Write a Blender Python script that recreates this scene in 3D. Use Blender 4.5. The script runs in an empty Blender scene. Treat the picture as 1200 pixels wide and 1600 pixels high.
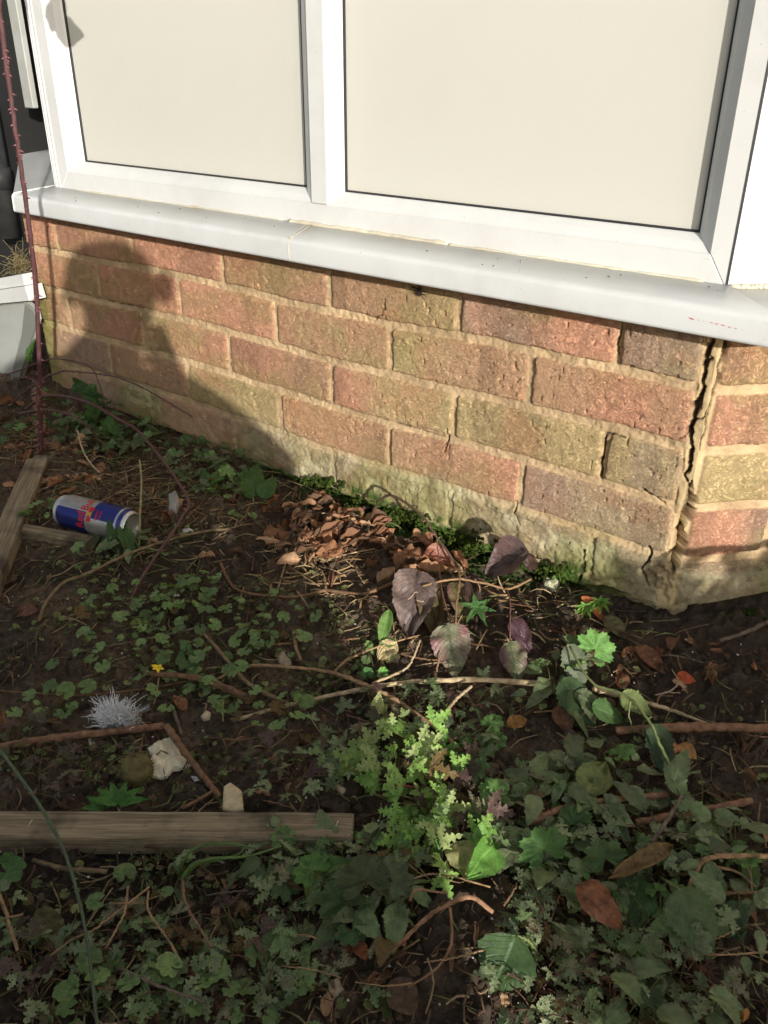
import bpy, math, random
import numpy as np
from mathutils import Vector, Matrix

random.seed(7)
RNG = np.random.default_rng(11)
scene = bpy.context.scene
col = scene.collection

# ------------------------------------------------------------------ camera, sky, sun, exposure
CX, CY, CZ = 0.28354, -0.95557, 0.33118
YAW, PIT, ROL, FPX = 2.220318, 0.486500, 0.006818, 1344.9
fh = np.array([math.cos(YAW), math.sin(YAW), 0.0]); zz = np.array([0, 0, 1.0])
FW = fh*math.cos(PIT) - zz*math.sin(PIT)
UPv = fh*math.sin(PIT) + zz*math.cos(PIT)
RT = np.cross(FW, UPv)
c_, s_ = math.cos(ROL), math.sin(ROL)
RT, UPv = c_*RT + s_*UPv, c_*UPv - s_*RT
CAM = np.array([CX, CY, CZ])
cd = bpy.data.cameras.new('camera'); cam = bpy.data.objects.new('camera', cd); col.objects.link(cam)
cd.sensor_fit = 'VERTICAL'; cd.sensor_height = 36; cd.lens = FPX*36/1600
cd.clip_start = 0.02; cd.clip_end = 500
m = Matrix.Identity(4)
for i in range(3):
    m[i][0] = RT[i]; m[i][1] = UPv[i]; m[i][2] = -FW[i]; m[i][3] = CAM[i]
cam.matrix_world = m
scene.camera = cam

SUN_EL = math.radians(15.6); SUN_HD = math.radians(144.4)          # travel heading of the light
SD = np.array([math.cos(SUN_HD)*math.cos(SUN_EL), math.sin(SUN_HD)*math.cos(SUN_EL), -math.sin(SUN_EL)])
w = bpy.data.worlds.new('World'); scene.world = w; w.use_nodes = True
nt = w.node_tree; nt.nodes.clear()
sky = nt.nodes.new('ShaderNodeTexSky'); sky.sky_type = 'NISHITA'; sky.sun_disc = False
sky.sun_elevation = SUN_EL; sky.sun_rotation = math.radians(125.6)
sky.air_density = 1.0; sky.dust_density = 2.0
bg = nt.nodes.new('ShaderNodeBackground'); bg.inputs[1].default_value = 0.12
wo = nt.nodes.new('ShaderNodeOutputWorld')
hs = nt.nodes.new('ShaderNodeHueSaturation'); hs.inputs['Saturation'].default_value = 0.55      # the camera's white balance leaves little blue
nt.links.new(sky.outputs[0], hs.inputs['Color']); nt.links.new(hs.outputs[0], bg.inputs[0]); nt.links.new(bg.outputs[0], wo.inputs[0])
sl = bpy.data.lights.new('sun', 'SUN'); sl.energy = 3.8; sl.angle = math.radians(0.55); sl.color = (1.0, 0.97, 0.925)
so = bpy.data.objects.new('sun', sl); col.objects.link(so)
so.rotation_euler = Vector(SD).to_track_quat('-Z', 'Y').to_euler(); so.location = (3, -3, 3)
scene.view_settings.view_transform = 'Standard'; scene.view_settings.look = 'None'
scene.view_settings.exposure = 0.37; scene.view_settings.gamma = 1
scene.cycles.max_bounces = 6; scene.cycles.diffuse_bounces = 3

# ------------------------------------------------------------------ noise
def _h(ix, iy, seed):
    n = (ix.astype(np.int64)*374761393 + iy.astype(np.int64)*668265263 + seed*1442695041) & 0xffffffff
    n = ((n ^ (n >> 13))*1274126177) & 0xffffffff
    n = n ^ (n >> 16)
    return (n & 0xffff)/65535.0
def vn(x, y, seed=0):
    x = np.asarray(x, float); y = np.asarray(y, float)
    ix = np.floor(x); iy = np.floor(y); fx = x-ix; fy = y-iy
    fx = fx*fx*(3-2*fx); fy = fy*fy*(3-2*fy)
    a = _h(ix, iy, seed); b = _h(ix+1, iy, seed); c = _h(ix, iy+1, seed); d = _h(ix+1, iy+1, seed)
    return (a*(1-fx)+b*fx)*(1-fy) + (c*(1-fx)+d*fx)*fy
def fbm(x, y, seed=0, o=4):
    s = 0; a = .5; t = 0
    for k in range(o):
        s = s + a*vn(x*2**k+17.3*k, y*2**k-9.1*k, seed+k*7); t += a; a *= .5
    return s/t
def sst(a, b, x):
    t = np.clip((x-a)/(b-a), 0, 1); return t*t*(3-2*t)
def lin(c):
    c = np.asarray(c, float)/255.0
    return np.where(c <= .04045, c/12.92, ((c+.055)/1.055)**2.4)

# ------------------------------------------------------------------ ground height and pixel rays
def zg(x, y):
    x = np.asarray(x, float); y = np.asarray(y, float)
    yc = np.clip(y, -1.2, 0.2)
    z = -0.312 + 0.055*yc
    z = z + 0.035*sst(-0.85, -1.35, x) - 0.0*x
    z = z + 0.030*(fbm(x*4+3, y*4+1, 5, 3)-.5)
    z = z + 0.030*np.exp(-(((x-.045)/.09)**2+((y+.53)/.07)**2))          # little mound of soil
    z = z - 0.020*np.exp(-(((x+.25)/.22)**2+((y-.0)/.07)**2))            # hollow at the foot of the wall
    z = z + 0.014*np.exp(-(((x+.50)/.14)**2+((y+.07)/.07)**2))
    return z
def ray(px, py):
    return RT*(px-600)/FPX - UPv*(py-800)/FPX + FW
def G(px, py, h=0.0):
    d = ray(px, py); z = -0.33
    for _ in range(12):
        t = (z-CAM[2])/d[2]; p = CAM+t*d
        z = .5*z+.5*(float(zg(p[0], p[1]))+h)
    return CAM+d*((z-CAM[2])/d[2])
def W(px, py, Y):
    d = ray(px, py); return CAM+d*((Y-CAM[1])/d[1])

# ------------------------------------------------------------------ mesh helpers
class MB:
    """collects vertices, polygons, colours and leaf coordinates, then links ONE mesh object"""
    def __init__(s): s.v = []; s.f = []; s.c = []; s.l = []; s.n = 0
    def add(s, V, F, C=(1, 1, 1), L=None):
        V = np.asarray(V, float); n = len(V)
        C = np.asarray(C, float)
        if C.ndim == 1: C = np.tile(C[:3], (n, 1))
        if L is None: L = np.full((n, 2), .5)
        s.v.append(V); s.c.append(C[:, :3]); s.l.append(L)
        for f in F: s.f.append(np.asarray(f, np.int64)+s.n) if not isinstance(f, np.ndarray) or f.ndim == 1 else s.f.extend(f+s.n)
        s.n += n
        return s
    def data(s, name, mat, smooth=True, tag=True):
        V = np.concatenate(s.v); me = bpy.data.meshes.new(name)
        tot = np.array([len(f) for f in s.f], np.int32); idx = np.concatenate(s.f).astype(np.int32)
        me.vertices.add(len(V)); me.vertices.foreach_set('co', V.astype(np.float32).ravel())
        me.loops.add(len(idx)); me.loops.foreach_set('vertex_index', idx)
        me.polygons.add(len(tot)); st = np.zeros(len(tot), np.int32); st[1:] = np.cumsum(tot)[:-1]
        me.polygons.foreach_set('loop_start', st)
        me.update(calc_edges=True)
        me.validate()
        me.polygons.foreach_set('use_smooth', np.full(len(me.polygons), smooth))
        a = me.attributes.new('Col', 'FLOAT_COLOR', 'POINT')
        C = np.concatenate(s.c); a.data.foreach_set('color', np.hstack([C, np.ones((len(C), 1))]).astype(np.float32).ravel())
        a = me.attributes.new('LUV', 'FLOAT_VECTOR', 'POINT')
        L = np.concatenate(s.l); a.data.foreach_set('vector', np.hstack([L, np.zeros((len(L), 1))]).astype(np.float32).ravel())
        if mat: me.materials.append(mat)
        return me
    def build(s, name, mat, parent=None, smooth=True, loc=None):
        if loc is not None:
            s.v = [v-np.asarray(loc) for v in s.v]
        me = s.data(name, mat, smooth)
        o = bpy.data.objects.new(name, me); col.objects.link(o)
        if parent is not None: o.parent = parent
        if loc is not None: o.location = loc
        return o
def grid_faces(nr, nc, wrap=False):
    r = np.arange(nr-1)[:, None]; c = np.arange(nc if wrap else nc-1)[None, :]
    a = r*nc+c; b = r*nc+(c+1) % nc; d = (r+1)*nc+(c+1) % nc; e = (r+1)*nc+c
    return np.stack([a, b, d, e], -1).reshape(-1, 4)
def box(mb, lo, hi, C=(1, 1, 1), M=None, bev=0.0):
    lo = np.array(lo, float); hi = np.array(hi, float)
    if bev:
        # chamfered box: 24 vertices
        V = []; idx = {}
        for i in (0, 1):
            for j in (0, 1):
                for k in (0, 1):
                    p = np.array([hi[0] if i else lo[0], hi[1] if j else lo[1], hi[2] if k else lo[2]])
                    s = np.array([-1 if i else 1, -1 if j else 1, -1 if k else 1])*bev
                    for ax in range(3):
                        q = p+s; q[ax] = p[ax]; idx[(i, j, k, ax)] = len(V); V.append(q)
        F = []
        g = lambda i, j, k, a: idx[(i, j, k, a)]
        for b in (0, 1):
            f = [g(b, 0, 0, 0), g(b, 1, 0, 0), g(b, 1, 1, 0), g(b, 0, 1, 0)]; F.append(f if b else f[::-1])
            f = [g(0, b, 0, 1), g(0, b, 1, 1), g(1, b, 1, 1), g(1, b, 0, 1)]; F.append(f if b else f[::-1])
            f = [g(0, 0, b, 2), g(1, 0, b, 2), g(1, 1, b, 2), g(0, 1, b, 2)]; F.append(f if b else f[::-1])
        for a in (0, 1):
            for b in (0, 1):
                f = [g(a, b, 0, 0), g(a, b, 1, 0), g(a, b, 1, 1), g(a, b, 0, 1)]; F.append(f if a == b else f[::-1])
                f = [g(a, 0, b, 0), g(a, 1, b, 0), g(a, 1, b, 2), g(a, 0, b, 2)]; F.append(f[::-1] if a == b else f)
                f = [g(0, a, b, 1), g(1, a, b, 1), g(1, a, b, 2), g(0, a, b, 2)]; F.append(f if a == b else f[::-1])
                for c in (0, 1):
                    F.append([g(a, b, c, 0), g(a, b, c, 1), g(a, b, c, 2)] if (a+b+c) % 2 == 1 else [g(a, b, c, 2), g(a, b, c, 1), g(a, b, c, 0)])
        V = np.array(V)
    else:
        V = np.array([[x, y, z] for x in (lo[0], hi[0]) for y in (lo[1], hi[1]) for z in (lo[2], hi[2])])
        F = [[0, 1, 3, 2], [4, 6, 7, 5], [0, 4, 5, 1], [2, 3, 7, 6], [0, 2, 6, 4], [1, 5, 7, 3]]
    if M is not None: V = V@np.asarray(M)[:3, :3].T+np.asarray(M)[:3, 3]
    mb.add(V, F, C); return mb
def spline(P, n):
    P = np.asarray(P, float)
    if len(P) < 3: t = np.linspace(0, 1, n)[:, None]; return P[0]*(1-t)+P[-1]*t
    Q = np.vstack([2*P[0]-P[1], P, 2*P[-1]-P[-2]]); seg = len(P)-1; out = []
    for t in np.linspace(0, seg-1e-6, n):
        i = int(t); f = t-i; a, b, c, d = Q[i:i+4]
        out.append(.5*((2*b)+(-a+c)*f+(2*a-5*b+4*c-d)*f*f+(-a+3*b-3*c+d)*f**3))
    return np.array(out)
def tube(mb, P, r0, r1=None, n=None, sides=6, C=(1, 1, 1), knob=0.0, jit=0.0, seed=0, smoothp=True):
    rg = np.random.default_rng(seed+1000)
    r1 = r0 if r1 is None else r1
    n = n or max(2, (len(P)-1)*5+1)
    Q = spline(P, n) if smoothp else np.asarray(P, float)
    n = len(Q)
    if jit: Q = Q+rg.normal(0, jit, Q.shape)*np.sin(np.linspace(0, math.pi, n))[:, None]
    T = np.gradient(Q, axis=0); T /= np.linalg.norm(T, axis=1)[:, None]+1e-12
    ref = np.array([0, 0, 1.0]) if abs(T[0][2]) < .9 else np.array([1.0, 0, 0])
    R = np.linspace(r0, r1, n)
    if knob:
        kn = rg.random(n)**5; kn = (np.r_[kn[0], kn[:-1]]+kn*2+np.r_[kn[1:], kn[-1]])/3; R = R*(1+knob*kn)
    V = []; u = np.cross(T[0], ref); u /= np.linalg.norm(u)
    for i in range(n):
        u = u-T[i]*(u@T[i]); u /= np.linalg.norm(u)+1e-12; v = np.cross(T[i], u)
        for k in range(sides):
            a = 2*math.pi*k/sides
            V.append(Q[i]+R[i]*(math.cos(a)*u+math.sin(a)*v))
    V.append(Q[0]); V.append(Q[-1]); N = n*sides
    F = list(grid_faces(n, sides, True))
    for k in range(sides):
        F.append(np.array([N, (k+1) % sides, k])); F.append(np.array([N+1, N-sides+k, N-sides+(k+1) % sides]))
    Cc = np.asarray(C, float)
    cv = np.tile(Cc[:3], (len(V), 1))*(1+.18*(rg.random(len(V))[:, None]-.5))
    L = np.zeros((len(V), 2)); L[:N, 0] = np.repeat(np.linspace(0, 1, n), sides); L[:N, 1] = np.tile(np.linspace(0, 1, sides), n)
    mb.add(np.array(V), F, cv, L); return Q
def tag(o, label=None, cat=None, group=None, kind=None):
    if label: o['label'] = label
    if cat: o['category'] = cat
    if group: o['group'] = group
    if kind: o['kind'] = kind
    return o
def empty(name, loc, label, cat, group=None):
    o = bpy.data.objects.new(name, None); col.objects.link(o); o.location = loc; o.empty_display_size = .02
    return tag(o, label, cat, group)

# ------------------------------------------------------------------ materials
class NT:
    def __init__(s, name):
        s.m = bpy.data.materials.new(name); s.m.use_nodes = True; s.t = s.m.node_tree; s.t.nodes.clear()
        s.out = s.n('ShaderNodeOutputMaterial')
    def n(s, ty, ins=None, **props):
        nd = s.t.nodes.new(ty)
        for k, v in props.items(): setattr(nd, k, v)
        for k, v in (ins or {}).items():
            if hasattr(v, 'is_linked') or isinstance(v, bpy.types.NodeSocket): s.t.links.new(v, nd.inputs[k])
            else: nd.inputs[k].default_value = v
        return nd
    def noise(s, scale, detail=3, rough=.55, vec=None, dist=0.0):
        d = {'Scale': scale, 'Detail': detail, 'Roughness': rough, 'Distortion': dist}
        if vec is None:
            vec = s.n('ShaderNodeTexCoord').outputs['Object']
        d['Vector'] = vec
        return s.n('ShaderNodeTexNoise', d).outputs[0]
    def math(s, op, a, b=0.0, clamp=False):
        return s.n('ShaderNodeMath', {0: a, 1: b}, operation=op, use_clamp=clamp).outputs[0]
    def mix(s, f, a, b, bt='MIX'):
        return s.n('ShaderNodeMix', {0: f, 6: a, 7: b}, data_type='RGBA', blend_type=bt).outputs[2]
    def ramp(s, f, lo, hi):
        return s.n('ShaderNodeMapRange', {0: f, 1: lo, 2: hi}).outputs[0]
    def attr(s, name):
        return s.n('ShaderNodeAttribute', attribute_name=name)
    def bump(s, h, strength, dist, nrm=None):
        d = {'Height': h, 'Strength': strength, 'Distance': dist}
        if nrm is not None: d['Normal'] = nrm
        return s.n('ShaderNodeBump', d).outputs[0]
    def pbsdf(s, base, rough, nrm=None, **kw):
        d = {'Base Color': base, 'Roughness': rough}
        if nrm is not None: d['Normal'] = nrm
        for k, v in kw.items(): d[k.replace('_', ' ')] = v
        return s.n('ShaderNodeBsdfPrincipled', d).outputs[0]
    def done(s, sh): s.t.links.new(sh, s.out.inputs[0]); return s.m
def g4(c, k=1.0): return tuple(float(x)*k for x in lin(c))+(1.0,)

def mat_attr(name, rough=.85, vs=60, va=.35, bs=220, bd=.001, bstr=.6, spec=.3):
    q = NT(name); a = q.attr('Col').outputs['Color']
    n1 = q.noise(vs, 4); f = q.ramp(n1, .3, .7)
    c = q.mix(1.0, a, q.mix(f, (1-va,)*3+(1,), (1+va*.6,)*3+(1,)), 'MULTIPLY')
    b = q.bump(q.noise(bs, 3), bstr, bd)
    return q.done(q.pbsdf(c, rough, b, Specular_IOR_Level=spec))
# leaves: veins from the leaf coordinate, translucent blade
def mat_leaf(name, rough=.5, tr=.25, vein=.35, dark=False, spot=0.25):
    q = NT(name); a = q.attr('Col').outputs['Color']; l = q.n('ShaderNodeSeparateXYZ', {0: q.attr('LUV').outputs['Vector']})
    mid = q.math('SUBTRACT', 1.0, q.ramp(l.outputs[0], .0, .09), True)
    fr = q.math('FRACT', l.outputs[1]); tri = q.math('ABSOLUTE', q.math('SUBTRACT', fr, .5))
    side = q.math('SUBTRACT', 1.0, q.ramp(tri, .0, .13), True)
    v = q.math('MAXIMUM', mid, q.math('MULTIPLY', side, .7))
    n1 = q.ramp(q.noise(170, 4), .35, .7)
    c = q.mix(1.0, a, q.mix(n1, (1-spot,)*3+(1,), (1+spot*.7,)*3+(1,)), 'MULTIPLY')
    blot = q.ramp(q.noise(420, 2), .62, .72)
    c = q.mix(q.math('MULTIPLY', blot, .25), c, (.10, .075, .03, 1))
    vc = q.mix(1.0, c, (.35, .28, .3, 1) if dark else (1.9, 1.8, 1.6, 1), 'MULTIPLY')
    c = q.mix(q.math('MULTIPLY', v, vein), c, vc)
    hb = q.math('ADD', q.math('MULTIPLY', v, -1.0), q.math('MULTIPLY', q.noise(500, 2), .5))
    b = q.bump(hb, .55, .0012)
    p = q.pbsdf(c, rough, b, Specular_IOR_Level=.35)
    t = q.n('ShaderNodeBsdfTranslucent', {'Color': q.mix(1.0, c, (1.5, 1.6, .7, 1), 'MULTIPLY'), 'Normal': b}).outputs[0]
    return q.done(q.n('ShaderNodeMixShader', {0: tr, 1: p, 2: t}).outputs[0])
M_LEAF = mat_leaf('green_leaf')
M_BRAM = mat_leaf('bramble_leaf', .42, .15, .55, True, .3)
M_DEAD = mat_leaf('dead_leaf_brown', .75, .12, .3, False, .45)
M_STEM = mat_attr('plant_stem', .55, 90, .3, 300, .0006, .5, .35)
M_TWIG = mat_attr('twig_bark', .85, 120, .45, 260, .001, .8, .2)

def m_brick():
    q = NT('weathered_brick'); a = q.attr('Col').outputs['Color']; l = q.n('ShaderNodeSeparateXYZ', {0: q.attr('LUV').outputs['Vector']})
    tc = q.n('ShaderNodeTexCoord').outputs['Object']
    n1 = q.ramp(q.noise(70, 5, .65), .3, .7)
    c = q.mix(1.0, a, q.mix(n1, (.82, .80, .78, 1), (1.16, 1.15, 1.13, 1)), 'MULTIPLY')
    sp = q.ramp(q.noise(330, 2, .6), .60, .68)
    c = q.mix(q.math('MULTIPLY', sp, .35), c, (.55, .40, .26, 1))
    dk = q.ramp(q.noise(240, 3, .7), .62, .70)
    c = q.mix(q.math('MULTIPLY', dk, .28), c, (.08, .06, .045, 1))
    wr = q.noise(165, 3, .6, dist=1.6)                      # creased brick face
    rid = q.math('ABSOLUTE', q.math('SUBTRACT', wr, .5))
    rid = q.math('SUBTRACT', 1.0, q.ramp(rid, 0, .075), True)
    crease = q.math('MULTIPLY', q.math('MULTIPLY', rid, l.outputs[0]), -1.0)
    b = q.bump(crease, .75, .0024)
    b = q.bump(q.noise(520, 4, .7), .35, .0009, b)
    return q.done(q.pbsdf(c, .9, b, Specular_IOR_Level=.2))
M_BRICK = m_brick()

def m_plastic(name, c, rough=.32, dirt_shade=.12, grime=(120, 112, 92)):
    q = NT(name)
    n = q.ramp(q.noise(9, 6, .65), .45, .8); n2 = q.ramp(q.noise(260, 2, .5), .70, .76)
    cc = q.mix(q.math('MULTIPLY', n, dirt_shade), g4(c), g4(grime)); cc = q.mix(q.math('MULTIPLY', n2, .35*min(1, dirt_shade*5)), cc, g4((150, 138, 110)))
    b = q.bump(q.noise(500, 2), .05, .0005)
    return q.done(q.pbsdf(cc, rough, b, Specular_IOR_Level=.5))
M_UPVC = m_plastic('white_upvc', (215, 214, 209), .35, .2)
M_SILL = m_plastic('white_sill_plastic', (212, 212, 208), .4, .25)
M_PANEL = m_plastic('cream_panel', (206, 203, 191), .16, .08, (170, 165, 150))
M_GASK = m_plastic('black_rubber', (34, 34, 36), .6, .1)
M_SEAL = m_plastic('old_sealant', (214, 206, 182), .6, .6, (140, 115, 80))
M_RED = m_plastic('red_paint', (205, 70, 80), .5, .2)
M_BLACKP = m_plastic('black_pipe_plastic', (40, 42, 44), .4, .5, (90, 88, 80))

def m_soil():
    q = NT('damp_soil'); a = q.attr('Col').outputs['Color']
    n = q.ramp(q.noise(120, 6, .7), .3, .75)
    c = q.mix(1.0, a, q.mix(n, (.45, .42, .40, 1), (1.5, 1.45, 1.35, 1)), 'MULTIPLY')
    fl = q.ramp(q.noise(420, 2, .5), .70, .74); c = q.mix(q.math('MULTIPLY', fl, .6), c, (.16, .12, .08, 1))
    b = q.bump(q.noise(260, 6, .75), 1.0, .004); b = q.bump(q.noise(900, 3, .7), .7, .0015, b)
    r = q.math('SUBTRACT', .95, q.math('MULTIPLY', q.ramp(q.noise(35, 3), .5, .8), .35))
    return q.done(q.pbsdf(c, r, b, Specular_IOR_Level=.4))
M_SOIL = m_soil()
def m_wood():
    q = NT('weathered_timber'); tc = q.n('ShaderNodeTexCoord').outputs['Object']
    mp = q.n('ShaderNodeMapping', {0: tc, 3: (6, 160, 160)}).outputs[0]
    g = q.ramp(q.noise(1.0, 4, .6, mp, .6), .3, .7)
    mp2 = q.n('ShaderNodeMapping', {0: tc, 3: (25, 420, 420)}).outputs[0]
    g2 = q.ramp(q.noise(1.0, 3, .6, mp2), .35, .7)
    c = q.mix(g, g4((112, 98, 78)), g4((188, 168, 134)))
    c = q.mix(q.math('MULTIPLY', g2, .5), c, g4((96, 80, 58)))
    st = q.ramp(q.noise(14, 4, .6), .5, .68); c = q.mix(q.math('MULTIPLY', st, .8), c, g4((58, 50, 40)))
    gr = q.ramp(q.noise(22, 3, .6), .55, .75); c = q.mix(q.math('MULTIPLY', gr, .35), c, g4((84, 92, 52)))
    h = q.math('ADD', g, g2); b = q.bump(h, .6, .0012)
    return q.done(q.pbsdf(c, .85, b, Specular_IOR_Level=.25))
M_WOOD = m_wood()
M_MOSS = mat_attr('moss_green', .95, 300, .5, 900, .002, 1.0, .1)
M_PALE = mat_attr('pale_rubbish', .8, 200, .2, 320, .0015, .8, .3)
M_CLOTH = mat_attr('dark_cloth', .9, 40, .2, 600, .0006, .4, .2)

# ------------------------------------------------------------------ the brick bay
UL, UR = -1.32, 0.0185                        # corners of the bay along the front face
DL = np.array([-.839, .545]); DR = np.array([.665, .747])
def wall_path(u):
    """plan position and outward normal for the unrolled coordinate u"""
    x = np.clip(u, UL, UR); y = np.zeros_like(u)
    lo = np.minimum(u-UL, 0); hi = np.maximum(u-UR, 0)
    X = x-lo*DL[0]+hi*DR[0]; Y = y-lo*DL[1]+hi*DR[1]
    a = sst(UL-.006, UL+.006, u); b = sst(UR-.006, UR+.006, u)
    nx = (1-a)*(-.545)+0*a; ny = (1-a)*(-.839)-a
    nx = nx*(1-b)+b*.747; ny = ny*(1-b)-b*.665
    k = np.hypot(nx, ny); return X, Y, nx/k, ny/k
def seg_d(U, Z, pts, wid):
    best = np.full(U.shape, 9.0)
    for (a, b), (w0, w1) in zip(zip(pts[:-1], pts[1:]), zip(wid[:-1], wid[1:])):
        a = np.array(a); b = np.array(b); d = b-a
        t = np.clip(((U-a[0])*d[0]+(Z-a[1])*d[1])/(d@d), 0, 1)
        best = np.minimum(best, np.hypot(U-a[0]-t*d[0], Z-a[1]-t*d[1])-(w0+(w1-w0)*t))
    return best
RED, BRN, OLV, PUR, ORG, GRY = [lin(c) for c in [(212, 154, 126), (198, 160, 126), (194, 176, 126), (178, 152, 132), (212, 168, 126), (184, 168, 136)]]
BR = {  # course (0 = top) -> brick colours from the right corner leftwards: left colour, right colour
 0: [(PUR, GRY), (PUR, RED), (BRN, OLV), (RED, BRN), (RED, RED), (RED, BRN), (RED, RED)],
 1: [(BRN, RED), (OLV, BRN), (RED, OLV), (RED, RED), (RED, RED), (RED, BRN), (ORG, ORG)],
 2: [(OLV, GRY), (OLV, OLV), (RED, OLV), (RED, BRN), (OLV, RED), (BRN, RED), (BRN, BRN)],
 3: [(PUR, GRY), (BRN, RED), (ORG, BRN), (OLV, OLV), (BRN, BRN), (BRN, PUR), (BRN, BRN)],
 4: [(GRY, GRY), (BRN, GRY), (BRN, BRN), (BRN, OLV), (BRN, BRN), (PUR, BRN), (BRN, BRN)],
 5: [(GRY, GRY), (GRY, BRN), (BRN, GRY), (BRN, BRN), (BRN, BRN), (BRN, BRN), (BRN, BRN)]}
BRR = {0: [(BRN, ORG), (RED, BRN)], 1: [(RED, OLV), (BRN, RED)], 2: [(OLV, BRN), (RED, RED)], 3: [(RED, PUR), (BRN, OLV)], 4: [(GRY, GRY), (BRN, GRY)], 5: [(GRY, GRY), (GRY, GRY)]}
def brick_wall(parent):
    u = np.concatenate([np.arange(-1.95, -1.36, .008), np.arange(-1.36, .17, .00125), np.arange(.17, .75, .006)])
    z = np.arange(-.40, .0795, .00125)
    U, Z = np.meshgrid(u, z)
    wob = (fbm(U*14, Z*14, 3, 3)-.5)*.005
    Zw = Z+wob+.0025*np.sin(U*9)
    c = np.floor(Zw/.075).astype(int); V = Zw-c*.075; ci = -c
    side = np.where(U > UR, 1, 0)
    e = (fbm(U*170, Z*170, 9, 3)-.5)*.0045+(fbm(U*45, Z*45, 10, 2)-.5)*.003
    lo = np.full(U.shape, -9.0); hi = np.full(U.shape, -9.0); A = np.zeros(U.shape+(3,)); B = np.zeros(U.shape+(3,)); sd = np.zeros(U.shape)
    hw = .0052
    for k in range(-1, 7):
        row = ci == k
        # front face
        ends = [0.0]
        first = -.096 if k % 2 == 0 else -.2085
        x = first
        while x > UL: ends += [x]; x -= .225
        ends += [UL-.0]
        for j in range(len(ends)-1):
            r = ends[j]-(hw if j else 0); l = ends[j+1]+(hw if ends[j+1] > UL+.001 else 0)
            mk = row & (U <= ends[j]) & (U > ends[j+1])
            lo[mk] = l; hi[mk] = r
            ca, cb = BR.get(max(k, 0), BR[5])[min(j, 6)]
            A[mk] = ca; B[mk] = cb; sd[mk] = k*10+j
        x = .0285; j = 0; step = .1025 if k % 2 == 1 else .215
        while x < .8:
            mk = row & (U > x-.003) & (U <= x+step+.010); lo[mk] = x; hi[mk] = x+step
            ca, cb = BRR.get(max(k, 0), BRR[5])[j % 2]; A[mk] = ca; B[mk] = cb; sd[mk] = 300+k*10+j
            x += step+.010; step = .215; j += 1
        x = UL; j = 0; step = .215 if k % 2 == 1 else .1025
        while x > -2:
            mk = row & (U <= x) & (U > x-step-.010); lo[mk] = x-step; hi[mk] = x
            A[mk] = BRN; B[mk] = RED; sd[mk] = 500+k*10+j; x -= step+.01; step = .215; j += 1
    dx = np.minimum(U-lo, hi-U); dz = np.minimum(V-.0065, .0690-V)
    cr = .004
    d = np.where((dx < cr) & (dz < cr), cr-np.hypot(np.maximum(cr-dx, 0), np.maximum(cr-dz, 0)), np.minimum(dx, dz))+e*.5
    bm = sst(-.0005, .0008, d)*(lo > -8)
    # worn and smeared lower courses
    smear = sst(.42, .62, fbm(U*9+4, Z*16, 21, 4)+.9*sst(-.215, -.285, Z)-.25*sst(-.9, -1.1, U)*0-.12)
    smear = smear*sst(-.195, -.235, Z)*(.25+.75*sst(-.80, -.62, U))*(.55+.45*sst(.35, .6, fbm(U*22, Z*30, 22, 3)))
    spall = sst(0, .02, .055-np.hypot((U+1.02)*.75, (Z+.245)*1.9)+(fbm(U*40, Z*40, 31, 3)-.5)*.03)
    smear = np.maximum(smear*.85, spall*.9)
    body = sst(.0, .006, d)
    h = np.where(lo > -8, (-.0040+.0046*sst(-.0003, .0011, d)+.0006*body), -.004)
    h = h+bm*((fbm(U*120, Z*120, 40, 4)-.5)*.0012+(fbm(U*14, Z*14, 41, 2)-.5)*.0020)
    h = h+(1-bm)*((fbm(U*95, Z*95, 50, 4)-.5)*.0040+(fbm(U*25, Z*25, 51, 2)-.5)*.0018)
    h = h*(1-smear*.5)+smear*(.0004+(fbm(U*75, Z*75, 60, 6)-.5)*.0105)
    ch = sst(.62, .74, fbm(U*60, Z*60, 73, 4))*sst(.0060, .0, d)*bm; h = h-.0016*ch
    h = h+(1-bm)*(fbm(U*260, Z*260, 74, 3)-.5)*.0022
    # pock marks
    pk = vn(U*190, Z*190, 70); h -= .0026*sst(.84, .95, pk)*bm; h += bm*.0009*sst(.55, .75, fbm(U*75+3, Z*75, 71, 3))-.0018*bm*sst(.76, .82, fbm(U*38, Z*38, 72, 4))
    # mortar fillet of the right corner
    fil = sst(0, .003, np.minimum(U-.0015, .0285-U)+(fbm(U*60, Z*50, 80, 3)-.5)*.006)
    fil = np.where((U > -.004) & (U < .036), fil, 0)
    bm = bm*(1-fil); h = h*(1-fil)+fil*(-.0030+(fbm(U*70, Z*45, 81, 4)-.5)*.004)
    jz = (fbm(U*150, Z*110, 90, 4)-.5)*.0085+(fbm(U*40, Z*45, 92, 2)-.5)*.006; jx = (fbm(U*90, Z*200, 91, 3)-.5)*.005
    crack = np.zeros_like(U)
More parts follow.
